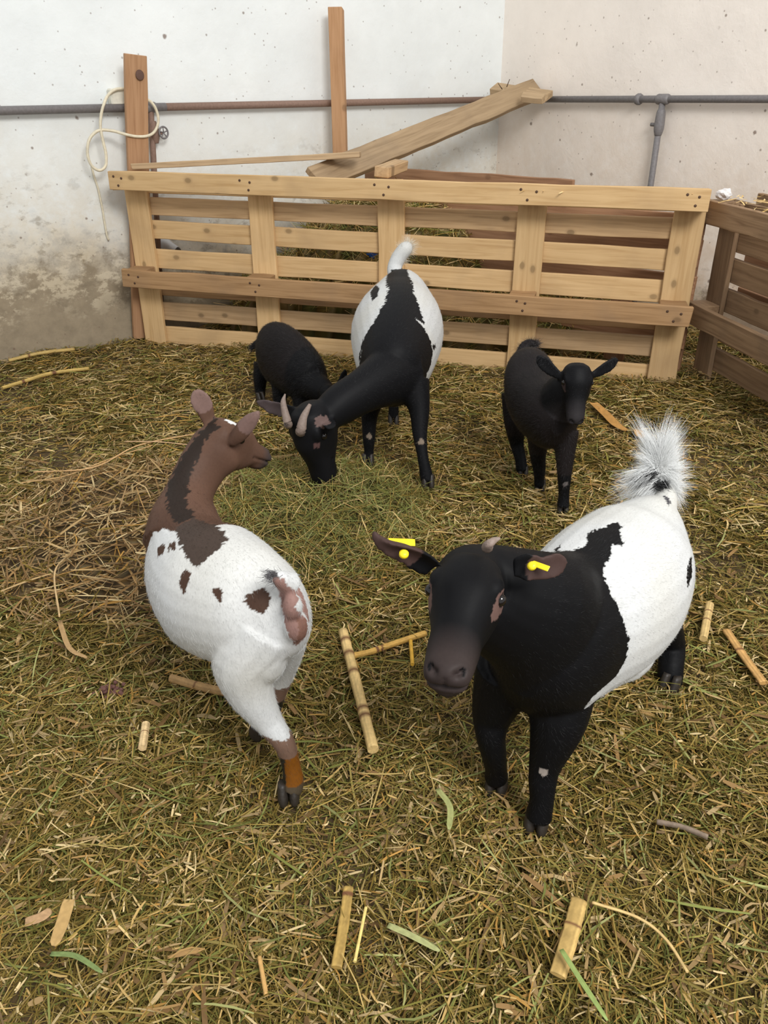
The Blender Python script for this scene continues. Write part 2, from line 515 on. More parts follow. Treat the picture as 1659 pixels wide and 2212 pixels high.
# loose timber
o = board('leaning_plank', (-1.302, 4.148, 0.0), at_y(292, 118, 4.145), WN, 0.104, 0.028, M_red_board, None, 8)
tag(o, 'reddish upright plank with a dark knot, standing by the left wall behind the gate', 'plank')
kp = on_plane(302, 162, at_y(292, 118, 4.145) + WN * .0145, WN)
s = Shape(); s.loft([kp - WN * -0.001, kp + WN * 0.0015], [(0.020, 0.022), (0.018, 0.020)], n=16, sub=1)
s.obj('knot', plain('dark_knot', lin(96, 70, 58), 0.7, bscale=200), o, True, kp)
ptop = at_y(726, 17, 4.80); 
o = board('wooden_post', at_y(747, 720, 4.70) * np.array([1, 1, 0]), ptop, (-0.12, -1, 0), 0.073, 0.07, M_post, None, 8)
tag(o, 'tall slim square wooden post standing behind the gate against the left wall', 'post')
dl, dr_ = np.array([-0.30, 3.90, 0.805]), np.array([0.965, 5.30, 1.165])
o = board('diagonal_board', dl, dr_, (0.25, -0.72, 0.62), 0.125, 0.034, M_board_grey, None, 16, 0.002)
tag(o, 'long dusty board sloping up from the gate to the pipe in the corner', 'board')
o = board('loose_board', at_y(290, 360, 4.05), at_y(778, 334, 3.97), (0.0, 0.06, 1), 0.09, 0.026, M_board_grey, None, 14, 0.002)
tag(o, 'thin grey board lying level across the left part of the gate top', 'board')
o = board('wood_offcut', at_y(824, 372, 3.66), at_y(866, 356, 3.90), (0, -0.25, 1), 0.068, 0.045, M_pallet_grey, None, 3, 0.002, 0.004)
tag(o, 'short wooden offcut lying on top of the gate near its middle', 'offcut')
cp0, cp1 = at_y(1066, 200, 5.36), at_y(1184, 210, 5.10)
o = board('corner_block', cp0 + np.array([0, 0, 0.02]), cp1, (0, -0.5, 1), 0.10, 0.036, M_board_grey, None, 4, 0.002)
tag(o, 'short board wedged in the corner over the pipe, nails sticking up', 'board')
for px, py, px2, py2 in ((1083, 190, 1076, 180), (1096, 184, 1101, 171)):
    q0, q1 = at_y(px, py, 5.25), at_y(px2, py2, 5.25)
    s = Shape(); s.loft([q0 - (q1 - q0) * 0.3, q0, q1], [0.003, 0.003, 0.002], n=6, sub=1); s.obj('nail', M_nail, o, True, q0)
q0, q1 = at_y(1128, 209, 5.0), at_y(1172, 214, 4.96)
o = board('wood_offcut', q0, q1, (0, -0.5, 1), 0.06, 0.032, M_board_grey, None, 3, 0.002)
tag(o, 'small block tucked under the upper end of the sloping board', 'offcut')

# ------------------------------------------------------------------ pipes and cable
PZ = 1.107


def tube(shape, pts, r, n=12, sub=1):
    shape.loft(pts, [r] * len(pts), n=n, sub=sub, up=(0.13, 0.21, 0.97)); return shape


root = tag(empty('water_pipe', W0 + WD * 0.5 + np.array([0, 0, PZ])), 'rusty water pipe running level along the left wall', 'pipe')
s = Shape(); pL = lambda t, z=PZ, off=0.045: W0 + WD * t + WN * off + np.array([0, 0, z])
tube(s, [pL(-2.5), pL(1.02)], 0.0185); s.obj('pipe_run', M_pipe_grey, root, True, pL(0))
s = Shape(); tube(s, [pL(1.0), pL(3.23)], 0.0175); s.obj('pipe_run', M_pipe_rust, root, True, pL(2))
vb = on_plane(326, 236, W0 + WN * 0.045, WN); tb = float(np.dot(vb - W0, WD))
s = Shape(); tube(s, [pL(tb), pL(tb - 0.02, 0.9), pL(tb - 0.11, 0.0)], 0.014); s.obj('branch_pipe', M_pipe_rust, root, True, pL(tb, 0.6))
s = Shape(); s.loft([pL(tb, PZ - 0.06), pL(tb, PZ - 0.08), pL(tb, PZ - 0.115), pL(tb, PZ - 0.14), pL(tb, PZ - 0.16)], [0.016, 0.022, 0.027, 0.022, 0.015], n=12, up=(1, 0, 0))
s.loft([pL(tb, PZ - 0.115), pL(tb + 0.035, PZ - 0.115, 0.065)], [0.008, 0.007], n=8, sub=1)
vo = s.obj('valve', M_pipe_rust, root, True, pL(tb, PZ - 0.11))
hc = pL(tb + 0.04, PZ - 0.112, 0.068); ha = nrm(WN + WD * 0.3)
hu = np.array([0, 0, 1.0]); hv = np.cross(ha, hu)
s = Shape()
ringp = [hc + (hu * math.cos(t) + hv * math.sin(t)) * 0.026 for t in np.linspace(0, 2 * math.pi, 25)]
s.loft(ringp, [0.0045] * 25, n=8, sub=1, up=ha)
for t in np.linspace(0, 2 * math.pi, 6)[:-1]:
    s.loft([hc, hc + (hu * math.cos(t) + hv * math.sin(t)) * 0.026], [0.003, 0.003], n=6, sub=1, up=ha)
s.obj('handwheel', M_pipe_grey, vo, True, hc)
s = Shape(); s.loft([pL(tb - .03), pL(tb - .02), pL(tb + .02), pL(tb + .03)], [0.0185, 0.024, 0.024, 0.0185], n=12, sub=1, up=(0, 0, 1)); s.obj('tee_joint', M_pipe_grey, root, True, pL(tb))

pR = lambda t, z=PZ, off=0.045: CORNER + RD * t + RN * off + np.array([0, 0, z])
root = tag(empty('water_pipe', pR(1.0)), 'grey water pipe running level along the right wall', 'pipe')
s = Shape(); tube(s, [pR(0.02), pR(4.4)], 0.0175); s.obj('pipe_run', M_pipe_grey, root, True, pR(1))
vb = on_plane(1431, 222, CORNER + RN * 0.045, RN); tb = float(np.dot(vb - CORNER, RD))
s = Shape(); tube(s, [pR(tb), pR(tb, 0.6), pR(tb, 0.0)], 0.0165); s.obj('branch_pipe', M_pipe_grey, root, True, pR(tb, 0.6))
s = Shape(); s.loft([pR(tb, PZ - z) for z in (0.045, 0.06, 0.10, 0.14, 0.17)], [0.017, 0.023, 0.026, 0.026, 0.018], n=12, up=(1, 0, 0))
s.loft([pR(tb, PZ - 0.12), pR(tb - 0.05, PZ - 0.118, 0.05)], [0.009, 0.009], n=8, sub=1); s.obj('valve', M_pipe_grey, root, True, pR(tb, PZ - .1))
s = Shape(); s.loft([pR(tb - .04), pR(tb - .03), pR(tb + .03), pR(tb + .04)], [0.018, 0.025, 0.025, 0.018], n=12, sub=1); s.obj('tee_joint', M_pipe_grey, root, True, pR(tb))
s = Shape(); s.loft([pR(tb - .17), pR(tb - .165), pR(tb - .145), pR(tb - .14)], [0.019, 0.028, 0.028, 0.019], n=8, sub=1); s.obj('pipe_clamp', M_pipe_grey, root, True, pR(tb - .155))

loopP = [(271, 192), (251, 193), (234, 205), (224, 226), (218, 251), (217, 277), (223, 307), (229, 334), (228, 358), (215, 368), (198, 358),
         (189, 334), (191, 307), (201, 290), (217, 281), (245, 283), (270, 290), (296, 295), (321, 293), (336, 281), (342, 260), (338, 239), (328, 222), (315, 213)]
root = tag(empty('electric_cable', W0 + WD * 0.9 + WN * 0.1 + np.array([0, 0, 0.9])), 'cream electric cable hanging in loops around the upright plank', 'cable')
s = Shape()
pl0 = W0 + WN * 0.125
P3 = [on_plane(x, y, W0 + WN * (0.10 + 0.035 * (1 if 262 < x < 322 and y > 285 else 0) - 0.03 * (y < 215)), WN) for x, y in loopP]
s.loft(P3, [0.0068] * len(P3), n=8, sub=4, up=(0.1, 0.2, 1)); s.obj('cable_loop', M_cable, root, True, root.location)
s = Shape(); P3 = [on_plane(x, y, W0 + WN * 0.012, WN) for x, y in ((198, 358), (203, 380), (211, 404), (217, 430), (222, 455), (230, 504), (235, 519))]
s.loft(P3, [0.0045] * len(P3), n=8, sub=3, up=(1, 0.2, 0)); s.obj('cable_tail', M_cable, root, True, root.location)
bc = on_plane(256, 209, W0 + WN * 0.03, WN)
o = board('junction_box', bc - WD * 0.045, bc + WD * 0.045, WN, 0.07, 0.05, M_box, None, 3, 0.0, 0.006)
tag(o, 'small cream junction box on the left wall above the pipe', 'junction box')


# ------------------------------------------------------------------ goats
def value_noise(p, s):
    return np.array([noise.noise(Vector(q) * s) for q in p])


def inside(poly, q):
    x, y = q[:, 0], q[:, 1]; r = np.zeros(len(q), bool); n = len(poly)
    for i in range(n):
        x1, y1 = poly[i]; x2, y2 = poly[(i + 1) % n]
        c = ((y1 > y) != (y2 > y)) & (x < (x2 - x1) * (y - y1) / (y2 - y1 + 1e-12) + x1)
        r ^= c
    return r


class Patch:
    """a marking on the coat: a closed outline lying on the body, kept as points in the place"""
    def __init__(self, bvh, outline, col, depth=0.09):
        pts = []
        for x, y in outline:
            d = ray(x, y); hit = bvh.ray_cast(Vector(c_pos), Vector(nrm(d)))
            if hit[0] is not None: pts.append(np.array(hit[0]))
        self.ok = len(pts) >= 3
        self.col = col; self.depth = depth
        if not self.ok: return
        pts = np.array(pts); self.c = pts.mean(0)
        nn = nrm(c_pos - self.c)
        _, _, vt = np.linalg.svd(pts - self.c)
        n = vt[2] if np.dot(vt[2], nn) > 0 else -vt[2]
        n = nrm(n + nn * 0.9)
        self.n = n; self.x = nrm(np.cross([0.2, 0.1, 1], n)); self.y = np.cross(n, self.x)
        self.poly = np.stack([(pts - self.c) @ self.x, (pts - self.c) @ self.y], 1)

    def apply(self, P, Nn, C, jit):
        if not self.ok: return
        d = P - self.c
        q = np.stack([d @ self.x, d @ self.y], 1) + jit
        m = inside(self.poly, q) & (np.abs(d @ self.n) < self.depth) & (Nn @ self.n > -0.15)
        C[m] = self.col


BLACK = np.array([0.0040, 0.0040, 0.0046]); WHITE = np.array(lin(196, 197, 196)); BROWN = np.array(lin(88, 65, 53))
DKBROWN = np.array(lin(58, 48, 42)); PINK = np.array(lin(176, 138, 128)); TAN = np.array(lin(120, 88, 76))


class Goat:
    def __init__(self, name, label, base, voxel=0.0045, smooth=7):
        self.root = tag(empty(name, base), label, 'goat')
        self.S = Shape(); self.voxel = voxel; self.smooth_it = smooth
        self.dents = []          # (point, radius, push)
        self.ears = []; self.legs = []; self.mouth = []; self.nostril = []

    def leg(self, pts, rad):
        pts = [np.asarray(p, float) for p in pts]; self.legs.append(pts)
        self.S.loft(pts, rad, up=(0.31, 0.87, 0.1), n=14, sub=4)

    def hoof(self, p, fwd, size=0.021, hgt=0.03):
        """cloven hoof standing at p"""
        p = np.asarray(p, float); f = nrm([fwd[0], fwd[1], 0]); l = np.array([-f[1], f[0], 0]); u = np.array([0, 0, 1.0])
        s = Shape()
        for sd in (-1, 1):
            c = p + l * sd * size * 0.52
            s.loft([c + u * (hgt + 0.004) - f * size * .25, c + u * hgt * 0.75 - f * size * .1, c + u * 0.004 + f * size * 0.15, c - u * 0.002 + f * size * .15],
                   [(size * .40, size * .62), (size * .47, size * .8), (size * .52, size * 1.05), (size * .46, size * .98)], up=f, n=12, sub=2)
        return s.obj('hoof', M_hoof, self.root, True, p)

    def head(self, c, f, up, L, jaw=1.0, brow=1.0, muz=1.1):
        """c: middle of the skull between the eyes; f: along the muzzle; up: away from the forehead"""
        f = nrm(f); up = nrm(np.asarray(up) - f * np.dot(up, f)); l = np.cross(up, f)
        self.c, self.f, self.u, self.l, self.L = np.asarray(c, float), f, up, l, L
        H = lambda x, y, z: self.c + f * x * L + l * y * L + up * z * L
        self.H = H
        rings = [(-.36, .12, .13, -.03), (-.28, .225, .235, -.045), (-.14, .265, .285, -.05), (0.02, .275, .30, -.075), (.17, .235, .275 * jaw, -.10),
                 (.33, .19, .225 * jaw, -.115), (.48, .165 * muz, .18, -.12), (.62, .155 * muz, .15, -.125), (.71, .145 * muz, .140, -.14), (.765, .118 * muz, .112, -.15), (.79, .06, .06, -.155)]
        self.S.loft([H(r[0], 0, r[3]) for r in rings], [(r[1] * L, r[2] * L) for r in rings], up=up, n=24, sub=4, square=0.88)
        for sd in (-1, 1):
            self.S.ball(H(-0.02, sd * .205, .085), (.115 * L, .075 * L, .08 * L * brow), f, up)       # brow
            self.S.ball(H(0.08, sd * .19, -.08), (.13 * L, .07 * L, .085 * L), f, up)                # cheekbone
            self.S.ball(H(.63, sd * .085, -.07), (.075 * L, .06 * L, .06 * L), f, up)                # nostril wing
            self.dents.append((H(.765, sd * .072 * muz, -.05), 0.030 * L, -0.045 * L))
            self.dents.append((H(.735, sd * .102 * muz, -.04), 0.024 * L, -0.035 * L))
            self.dents.append((H(0.03, sd * .30, 0.02), 0.05 * L, -0.012 * L))
            self.nostril += [H(.765, sd * .072 * muz, -.05), H(.735, sd * .102 * muz, -.04)]
            mp_ = catmull([(.40, .215, -.175), (.50, .20, -.185), (.58, .19, -.188), (.66, .18, -.188), (.72, .16, -.185), (.77, .11, -.18), (.80, .05, -.175), (.81, 0, -.172)], 3)
            mp_ = [H(x, sd * y * (1 + (muz - 1) * .8), z) for x, y, z in mp_]
            self.mouth += mp_
            self.dents += [(p, .019 * L, -.026 * L) for p in mp_]
        self.dents += [(H(.80, 0, z), .014 * L, -.012 * L) for z in (-.08, -.11, -.14)]
        self.S.ball(H(.57, 0, -.26), (.20 * L, .122 * muz * L, .075 * L), f, up)                            # chin
        return H

    def eye(self, sd, r=0.05):
        L = self.L; H = self.H
        s = Shape(); c = H(0.03, sd * .256, 0.02)
        s.ball(c, (r * L, r * L * 0.9, r * L), self.f, self.u, 14)
        return s.obj('eye', M_eye, self.root, True, c)

    def ear(self, pts, wid, face, cup=0.35, thick=0.0062):
        self.S.loft(pts, [(w, thick) for w in wid], up=face, n=16, sub=5, cup=cup)
        self.ears.append([np.asarray(p) for p in pts[2:]])

    def build(self, colour, fur=40000, fur_len=0.011, fur_rad=0.00022, lie=0.35, flow=None, skip=None):
        me = bpy.data.meshes.new('body_raw'); me.from_pydata([tuple(v) for v in self.S.v], [], self.S.f); me.update()
        bm = bmesh.new(); bm.from_mesh(me); bmesh.ops.recalc_face_normals(bm, faces=bm.faces); bm.to_mesh(me); bm.free()
        tmp = bpy.data.objects.new('tmp', me); COL.objects.link(tmp)
        md = tmp.modifiers.new('r', 'REMESH'); md.mode = 'VOXEL'; md.voxel_size = self.voxel
        md = tmp.modifiers.new('s', 'SMOOTH'); md.factor = 0.5; md.iterations = self.smooth_it
        dg = bpy.context.evaluated_depsgraph_get()
        body = bpy.data.meshes.new_from_object(tmp.evaluated_get(dg))
        bpy.data.objects.remove(tmp); bpy.data.meshes.remove(me)
        n = len(body.vertices)
        P = np.empty(n * 3); body.vertices.foreach_get('co', P); P = P.reshape(-1, 3)
        Nn = np.empty(n * 3); body.vertices.foreach_get('normal', Nn); Nn = Nn.reshape(-1, 3)
        disp = np.zeros(n)
        loops = [tuple(p.vertices) for p in body.polygons]
        b0 = BVHTree.FromPolygons([tuple(p) for p in P], loops)
        near = lambda c: np.array(b0.find_nearest(Vector(c))[0])
        self.mouth = [near(c) for c in self.mouth]; self.nostril = [near(c) for c in self.nostril]
        for c, r, push in self.dents:
            c = near(c)
            d2 = ((P - c) ** 2).sum(1); disp += push * np.exp(-d2 / (r * r))
        P = P + Nn * np.clip(disp, -0.012, 0.012)[:, None]
        body.vertices.foreach_set('co', P.ravel()); body.update()
        body.vertices.foreach_get('normal', (t := np.empty(n * 3))); Nn = t.reshape(-1, 3)
        self.bvh = BVHTree.FromPolygons([tuple(p) for p in P], loops)
        self.prepare(P)
        self.colour = colour
        C = self.paint(P, Nn)
        at = body.color_attributes.new('tint', 'FLOAT_COLOR', 'POINT')
        at.data.foreach_set('color', np.hstack([C, np.ones((n, 1))]).ravel())
        body.polygons.foreach_set('use_smooth', [True] * len(body.polygons))
        body.materials.clear(); body.materials.append(M_coat)
        base = np.array(self.root.location)
        body.transform(Matrix.Translation(Vector(-base)))
        body.name = 'body'
        o = bpy.data.objects.new('body', body); put(o, self.root, Matrix.Translation(Vector(base)))
        if fur: self.fur(P, Nn, loops, fur, fur_len, fur_rad, lie, flow, skip)
        return self

    def prepare(self, P): pass

    def paint(self, P, Nn):
        jit = np.stack([value_noise(P, 90) + value_noise(P + 7, 220) * .7, value_noise(P + 31.7, 90) + value_noise(P + 3, 220) * .7], 1) * 0.0055
        C = self.colour(P, Nn, jit)
        w = C.min(1) > .4                                     # white coat is faintly cream in places
        cr = np.clip(value_noise(P + 11, 7) * 1.2 + .15, 0, 1)[:, None]
        C[w] = (C * (1 - cr * np.array([.03, .06, .13])))[w]
        return C

    def fur(self, P, Nn, loops, count, length, rad, lie, flow, skip):
        tri = []
        for f in loops:
            for k in range(1, len(f) - 1): tri.append((f[0], f[k], f[k + 1]))
        tri = np.array(tri)
        A, B, Cc = P[tri[:, 0]], P[tri[:, 1]], P[tri[:, 2]]
        ar = np.linalg.norm(np.cross(B - A, Cc - A), axis=1); ar = ar / ar.sum()
        ti = rng.choice(len(tri), count, p=ar)
        u, v = rng.random(count), rng.random(count); fl = u + v > 1; u[fl], v[fl] = 1 - u[fl], 1 - v[fl]
        R = A[ti] + (B[ti] - A[ti]) * u[:, None] + (Cc[ti] - A[ti]) * v[:, None]
        Nr = Nn[tri[ti, 0]]
        lenf = np.full(count, length)
        if skip is not None:
            lenf = lenf * skip(R)
            k = lenf > 0.0015; R, Nr, lenf = R[k], Nr[k], lenf[k]; count = len(R)
        col = self.paint(R, Nr)
        F = flow(R) if flow is not None else np.tile(np.array([0, 0, -1.0]), (count, 1))
        F = F - Nr * (F * Nr).sum(1)[:, None]; F /= (np.linalg.norm(F, axis=1)[:, None] + 1e-6)
        D = Nr * lie + F * (1 - lie * 0.4) + rng.normal(0, .22, (count, 3)); D /= np.linalg.norm(D, axis=1)[:, None]
        lenf = lenf * rng.uniform(.55, 1.25, count)
        hair_object('fur', self.root, R - Nr * 0.001, D, F, lenf, rad, col)


def hair_object(name, parent, R, D, F, length, rad, col, npt=4, sag=0.25):
    count = len(R)
    base = np.array(parent.location)
    t = np.linspace(0, 1, npt)
    pts = R[:, None, :] + (D[:, None, :] * t[None, :, None] + F[:, None, :] * (t ** 2)[None, :, None] * sag) * np.asarray(length)[:, None, None]
    hc = bpy.data.hair_curves.new(name)
    hc.add_curves([npt] * count)
    hc.points.foreach_set('position', (pts - base).reshape(-1).astype(np.float32))
    ra = hc.attributes.get('radius') or hc.attributes.new('radius', 'FLOAT', 'POINT')
    rr = np.asarray(rad) * np.ones(count)
    ra.data.foreach_set('value', (rr[:, None] * (1 - t[None, :] * 0.85)).reshape(-1).astype(np.float32))
    ca = hc.attributes.new('tint', 'FLOAT_COLOR', 'CURVE')
    dk = (np.asarray(col).max(1) < .05)[:, None]
    col = col * np.where(dk, rng.uniform(.4, 2.0, (count, 1)), rng.uniform(.82, 1.1, (count, 1)))
    ca.data.foreach_set('color', np.hstack([col, np.ones((count, 1))]).reshape(-1).astype(np.float32))
    hc.materials.append(M_fur)
    o = bpy.data.objects.new(name, hc)
    put(o, parent, Matrix.Translation(Vector(base)))
    tag(o, kind='stuff')
    return o


def spots(P, C, c, r, col, jit):
    d = np.linalg.norm(P - np.asarray(c), axis=1) + jit[:, 0]
    C[d < r] = col


exec_goats = True


def near_path(P, paths, r):
    m = np.zeros(len(P), bool)
    for path in paths:
        for a, b in zip(path[:-1], path[1:]):
            d = b - a; t = np.clip((P - a) @ d / (d @ d), 0, 1)
            m |= np.linalg.norm(P - a - t[:, None] * d, axis=1) < r
    return m


def face_marks(g, P, C, col):
    """dark nostrils and lip line"""
    P_ = np.asarray(P)
    for c in g.nostril: C[np.linalg.norm(P_ - c, axis=1) < .030 * g.L] = BLACK * .8
    hd = np.where(np.linalg.norm(P_ - g.c, axis=1) < g.L * 1.1)[0]
    for c in g.mouth:
        k = hd[np.linalg.norm(P_[hd] - c, axis=1) < .021 * g.L]; C[k] = col


def eye_ring(g, P, C, jit, col, size=1.0):
    """bare paler skin round the eye and down to its inner corner"""
    for sd in (1, -1):
        for x, y, z, r in ((0.04, .268, .01, .098), (.11, .235, -.01, .075), (.17, .205, -.02, .045)):
            d = np.linalg.norm(P - g.H(x, sd * y, z), axis=1) / g.L + jit[:, 0] * .8
            C[d < r * size] = col
        C[np.linalg.norm(P - g.H(.025, sd * .27, .02), axis=1) < .060 * g.L] = BLACK


class Axis:
    """distance along the trunk and angle around it"""
    def __init__(self, p0, p1, up=(0, 0, 1)):
        self.p0 = np.asarray(p0, float); self.L = np.linalg.norm(np.asarray(p1) - self.p0); self.a = nrm(np.asarray(p1) - self.p0)
        self.lat = nrm(np.cross(up, self.a)); self.up = np.cross(self.a, self.lat)

    def st(self, P):
        d = np.asarray(P) - self.p0
        return (d @ self.a) / self.L, np.arctan2(d @ self.lat, d @ self.up)


def hits(bvh, pix):
    out = []
    for x, y in pix:
        h = bvh.ray_cast(Vector(c_pos), Vector(nrm(ray(x, y))))
        if h[0] is not None: out.append(np.array(h[0]))
    return np.array(out)


A_ = at_y
# ---- black and white nanny in front
gA = Goat('goat', 'black and white goat walking towards the viewer in front, yellow tags in its ears', at_z(1250, 1640, 0), 0.0031, 13)
tA = [A_(1128, 1462, .935), A_(1145, 1440, .96), A_(1176, 1402, 1.01), A_(1226, 1355, 1.09), A_(1285, 1308, 1.165), A_(1332, 1262, 1.235), A_(1378, 1192, 1.315), A_(1412, 1128, 1.37), A_(1424, 1100, 1.40)]
gA.S.loft(tA, [(.03, .04), (.072, .085), (.102, .136), (.118, .150), (.136, .157), (.138, .154), (.114, .130), (.064, .08), (.02, .03)], n=26)
axA = Axis(tA[2], tA[6])
hA = A_(1006, 1284, .86)
fA, uA = nrm((-.26, -.95, -.08)), nrm((-.02, -.1, .99))
gA.head(hA, fA, uA, .186, jaw=1.0, muz=1.12)
gA.S.loft([A_(1245, 1362, 1.11), A_(1195, 1355, 1.04), A_(1150, 1325, .985), gA.H(-.42, 0, -.30), gA.H(-.16, 0, -.10)],
          [(.080, .128), (.088, .136), (.080, .106), (.062, .074), (.045, .05)], n=22)
# planted front leg, stepping front leg, hind legs
gA.leg([A_(1210, 1450, 1.03), A_(1205, 1555, .985), A_(1178, 1650, .965), A_(1172, 1690, .955), A_(1170, 1730, .945), A_(1163, 1768, .938)], [.068, .050, .029, .025, .022, .024])
gA.leg([A_(1100, 1440, 1.03), A_(1066, 1535, 1.035), A_(1060, 1585, 1.02), A_(1066, 1625, 1.02), A_(1071, 1660, 1.03), A_(1072, 1682, 1.035)], [.060, .040, .028, .024, .021, .023])
gA.leg([A_(1405, 1240, 1.36), A_(1424, 1320, 1.35), A_(1450, 1390, 1.37), A_(1449, 1440, 1.33), A_(1446, 1478, 1.31)], [.080, .046, .031, .028, .028])
pR_ = at_z(1352, 1400, 0)
gA.leg([A_(1360, 1190, 1.42), A_(1345, 1270, 1.43), pR_ + (0, .04, .16), pR_ + (0, 0, .07), pR_ + (0, 0, .02)], [.085, .055, .03, .024, .025])
# ears
gA.ear([A_(938, 1230, .845), A_(908, 1210, .84), A_(872, 1192, .835), A_(838, 1182, .835), A_(815, 1165, .84), A_(807, 1146, .845)],
       [.015, .019, .016, .013, .008, .003], (0.1, -.75, -.3), cup=.7)
gA.ear([A_(1108, 1225, .875), A_(1140, 1224, .872), A_(1172, 1228, .872), A_(1198, 1220, .875), A_(1216, 1218, .878), A_(1224, 1218, .88)],
       [.014, .021, .017, .018, .013, .003], (-.1, -.85, .25), cup=.45)
# tail bone
gA.S.loft([A_(1425, 1105, 1.36), A_(1437, 1075, 1.385), A_(1434, 1045, 1.40), A_(1424, 1015, 1.40)], [.035, .024, .017, .01], up=(1, 0, 0), n=12)
gA.S.ball(A_(1330, 1400, 1.17), (.10, .075, .05), axA.a)


def colour_A():
    bvh = gA.bvh
    edge = hits(bvh, [(1262, 1190), (1300, 1200), (1304, 1245), (1322, 1290), (1342, 1330), (1358, 1375), (1352, 1425), (1330, 1462), (1300, 1488), (1280, 1505)])
    s, t = axA.st(edge); sg = np.sign(t[0] - t[1])
    t = np.append(t, [t[0] + sg * .25, t[0] + sg * .6]); s = np.append(s, [s[0] - .06, s[0] - .16])
    k = np.argsort(t); s, t = s[k], t[k]
    pts = [Patch(bvh, o, BLACK) for o in (
        [(1268, 1152), (1300, 1140), (1335, 1126), (1347, 1180), (1322, 1176), (1314, 1212), (1285, 1235), (1255, 1225), (1240, 1190), (1268, 1176)],
        [(1196, 1186), (1212, 1176), (1208, 1190), (1186, 1203)],
        [(1483, 1225), (1494, 1200), (1494, 1250), (1483, 1268)])]
    grey = Patch(bvh, [(1432, 1070), (1442, 1075), (1450, 1092), (1444, 1094)], np.array(lin(70, 68, 72)))
    H = gA.H

    def f(P, Nn, jit):
        C = np.tile(WHITE, (len(P), 1))
        ss, tt = axA.st(P)
        jj = jit[:, 0] / axA.L
        sb = np.interp(tt, t, s, left=s[0], right=s[-1])
        C[ss < sb + jj] = BLACK
        C[near_path(P, gA.legs[:2], .07) & (P[:, 2] < .26)] = BLACK
        C[near_path(P, gA.legs[2:], .06) & (P[:, 2] < .185 + jit[:, 1])] = BLACK
        for p in pts: p.apply(P, Nn, C, jit)
        grey.apply(P, Nn, C, jit)
        # greyer nose and muzzle, brown insides of the ears, pale knee mark
        x = (P - gA.c) @ gA.f / gA.L; hd = np.linalg.norm(P - gA.c, axis=1) < .2
        y = (P - gA.c) @ gA.l / gA.L; z = (P - gA.c) @ gA.u / gA.L
        m = np.clip((x - .40) / .25, 0, 1) * hd * (np.abs(y) < .3) * np.clip((z + .34) / .1, 0, 1)
        C = C * (1 - m[:, None]) + np.array(lin(50, 42, 40)) * m[:, None]
        eye_ring(gA, P, C, jit, np.array(lin(98, 76, 70)))
        face_marks(gA, P, C, BLACK)
        C[near_path(P, gA.ears, .024)] = np.array(lin(66, 50, 46))
        spots(P, C, kneeA, .0085, np.array(lin(150, 140, 132)), jit * .5)
        return C
    return f


gA.prepare = lambda P: None
kneeA = A_(1173, 1667, .940)


# ---- brown-necked white goat on the left, looking back over its shoulder
gB = Goat('goat', 'white goat with brown head and neck at left, seen from behind, head turned away', at_z(470, 1580, 0), 0.0034, 11)
tB = [A_(628, 1320, 1.05), A_(618, 1318, 1.07), A_(585, 1315, 1.10), A_(530, 1302, 1.135), A_(472, 1275, 1.19), A_(428, 1230, 1.245), A_(402, 1172, 1.30), A_(395, 1128, 1.345), A_(395, 1098, 1.37)]
gB.S.loft(tB, [(.02, .03), (.045, .07), (.080, .100), (.104, .120), (.116, .132), (.103, .120), (.076, .096), (.056, .074), (.03, .04)], n=26)
axB = Axis(tB[2], tB[6])
gB.S.ball(A_(434, 1332, 1.20), (.10, .072, .062), axB.a)
gB.S.ball(A_(545, 1390, 1.09), (.075, .06, .085), axB.a)
gB.S.ball(A_(606, 1340, 1.10), (.05, .038, .062), axB.a)
# neck swung round to the right
nB = [A_(400, 1170, 1.28), A_(400, 1115, 1.325), A_(412, 1060, 1.365), A_(440, 1005, 1.40), A_(472, 968, 1.425), A_(485, 955, 1.435)]
gB.S.loft(nB, [(.080, .080), (.066, .070), (.045, .052), (.041, .050), (.048, .055), (.035, .04)], n=22, up=(.2, .4, .9))
hB = A_(492, 944, 1.44)
fB, uB = nrm((.60, .62, -.52)), nrm((.28, .35, .85))
gB.head(hB, fB, uB, .148, jaw=1.3, muz=1.2)
gB.leg([A_(575, 1345, 1.09), A_(530, 1420, 1.075), A_(540, 1490, 1.065), A_(578, 1555, 1.055), A_(612, 1602, 1.035), A_(628, 1650, 1.03), A_(634, 1690, 1.022), A_(628, 1712, 1.012)],
       [(.07), (.062), (.044), (.028), (.0205), (.0175), (.020), (.020)])
gB.leg([A_(610, 1340, 1.12), A_(622, 1392, 1.15), A_(612, 1450, 1.175), A_(598, 1500, 1.18), A_(585, 1545, 1.175), A_(566, 1578, 1.165)], [.05, .034, .024, .0185, .017, .02])
for fx, fy, o in ((-.40, 1.48, -.02), (-.30, 1.46, .03)):
    gB.leg([A_(385, 1200, 1.31) + (o, 0, -.06), (fx, fy, .16), (fx, fy, .10), (fx, fy, .03)], [.045, .026, .017, .018])
gB.ear([A_(452, 915, 1.43), A_(444, 890, 1.43), A_(435, 868, 1.43), A_(422, 852, 1.43), A_(415, 846, 1.43)], [.012, .018, .021, .016, .004], (0.2, -.9, .2), cup=.35)
gB.ear([A_(498, 958, 1.395), A_(515, 938, 1.39), A_(536, 914, 1.385), A_(552, 898, 1.38), A_(561, 888, 1.38)], [.011, .018, .018, .011, .003], (-.3, -.9, .35), cup=-.35)
# bare dock and short tail
gB.S.loft([A_(628, 1262, 1.05), A_(606, 1250, 1.035), A_(588, 1240, 1.03)], [.022, .015, .008], n=10, up=(1, 0, 0))
gB.S.ball(A_(632, 1310, 1.03), (.017, .017, .025), (0, 1, 0)); gB.S.ball(A_(640, 1352, 1.035), (.02, .022, .03), (0, 1, 0))


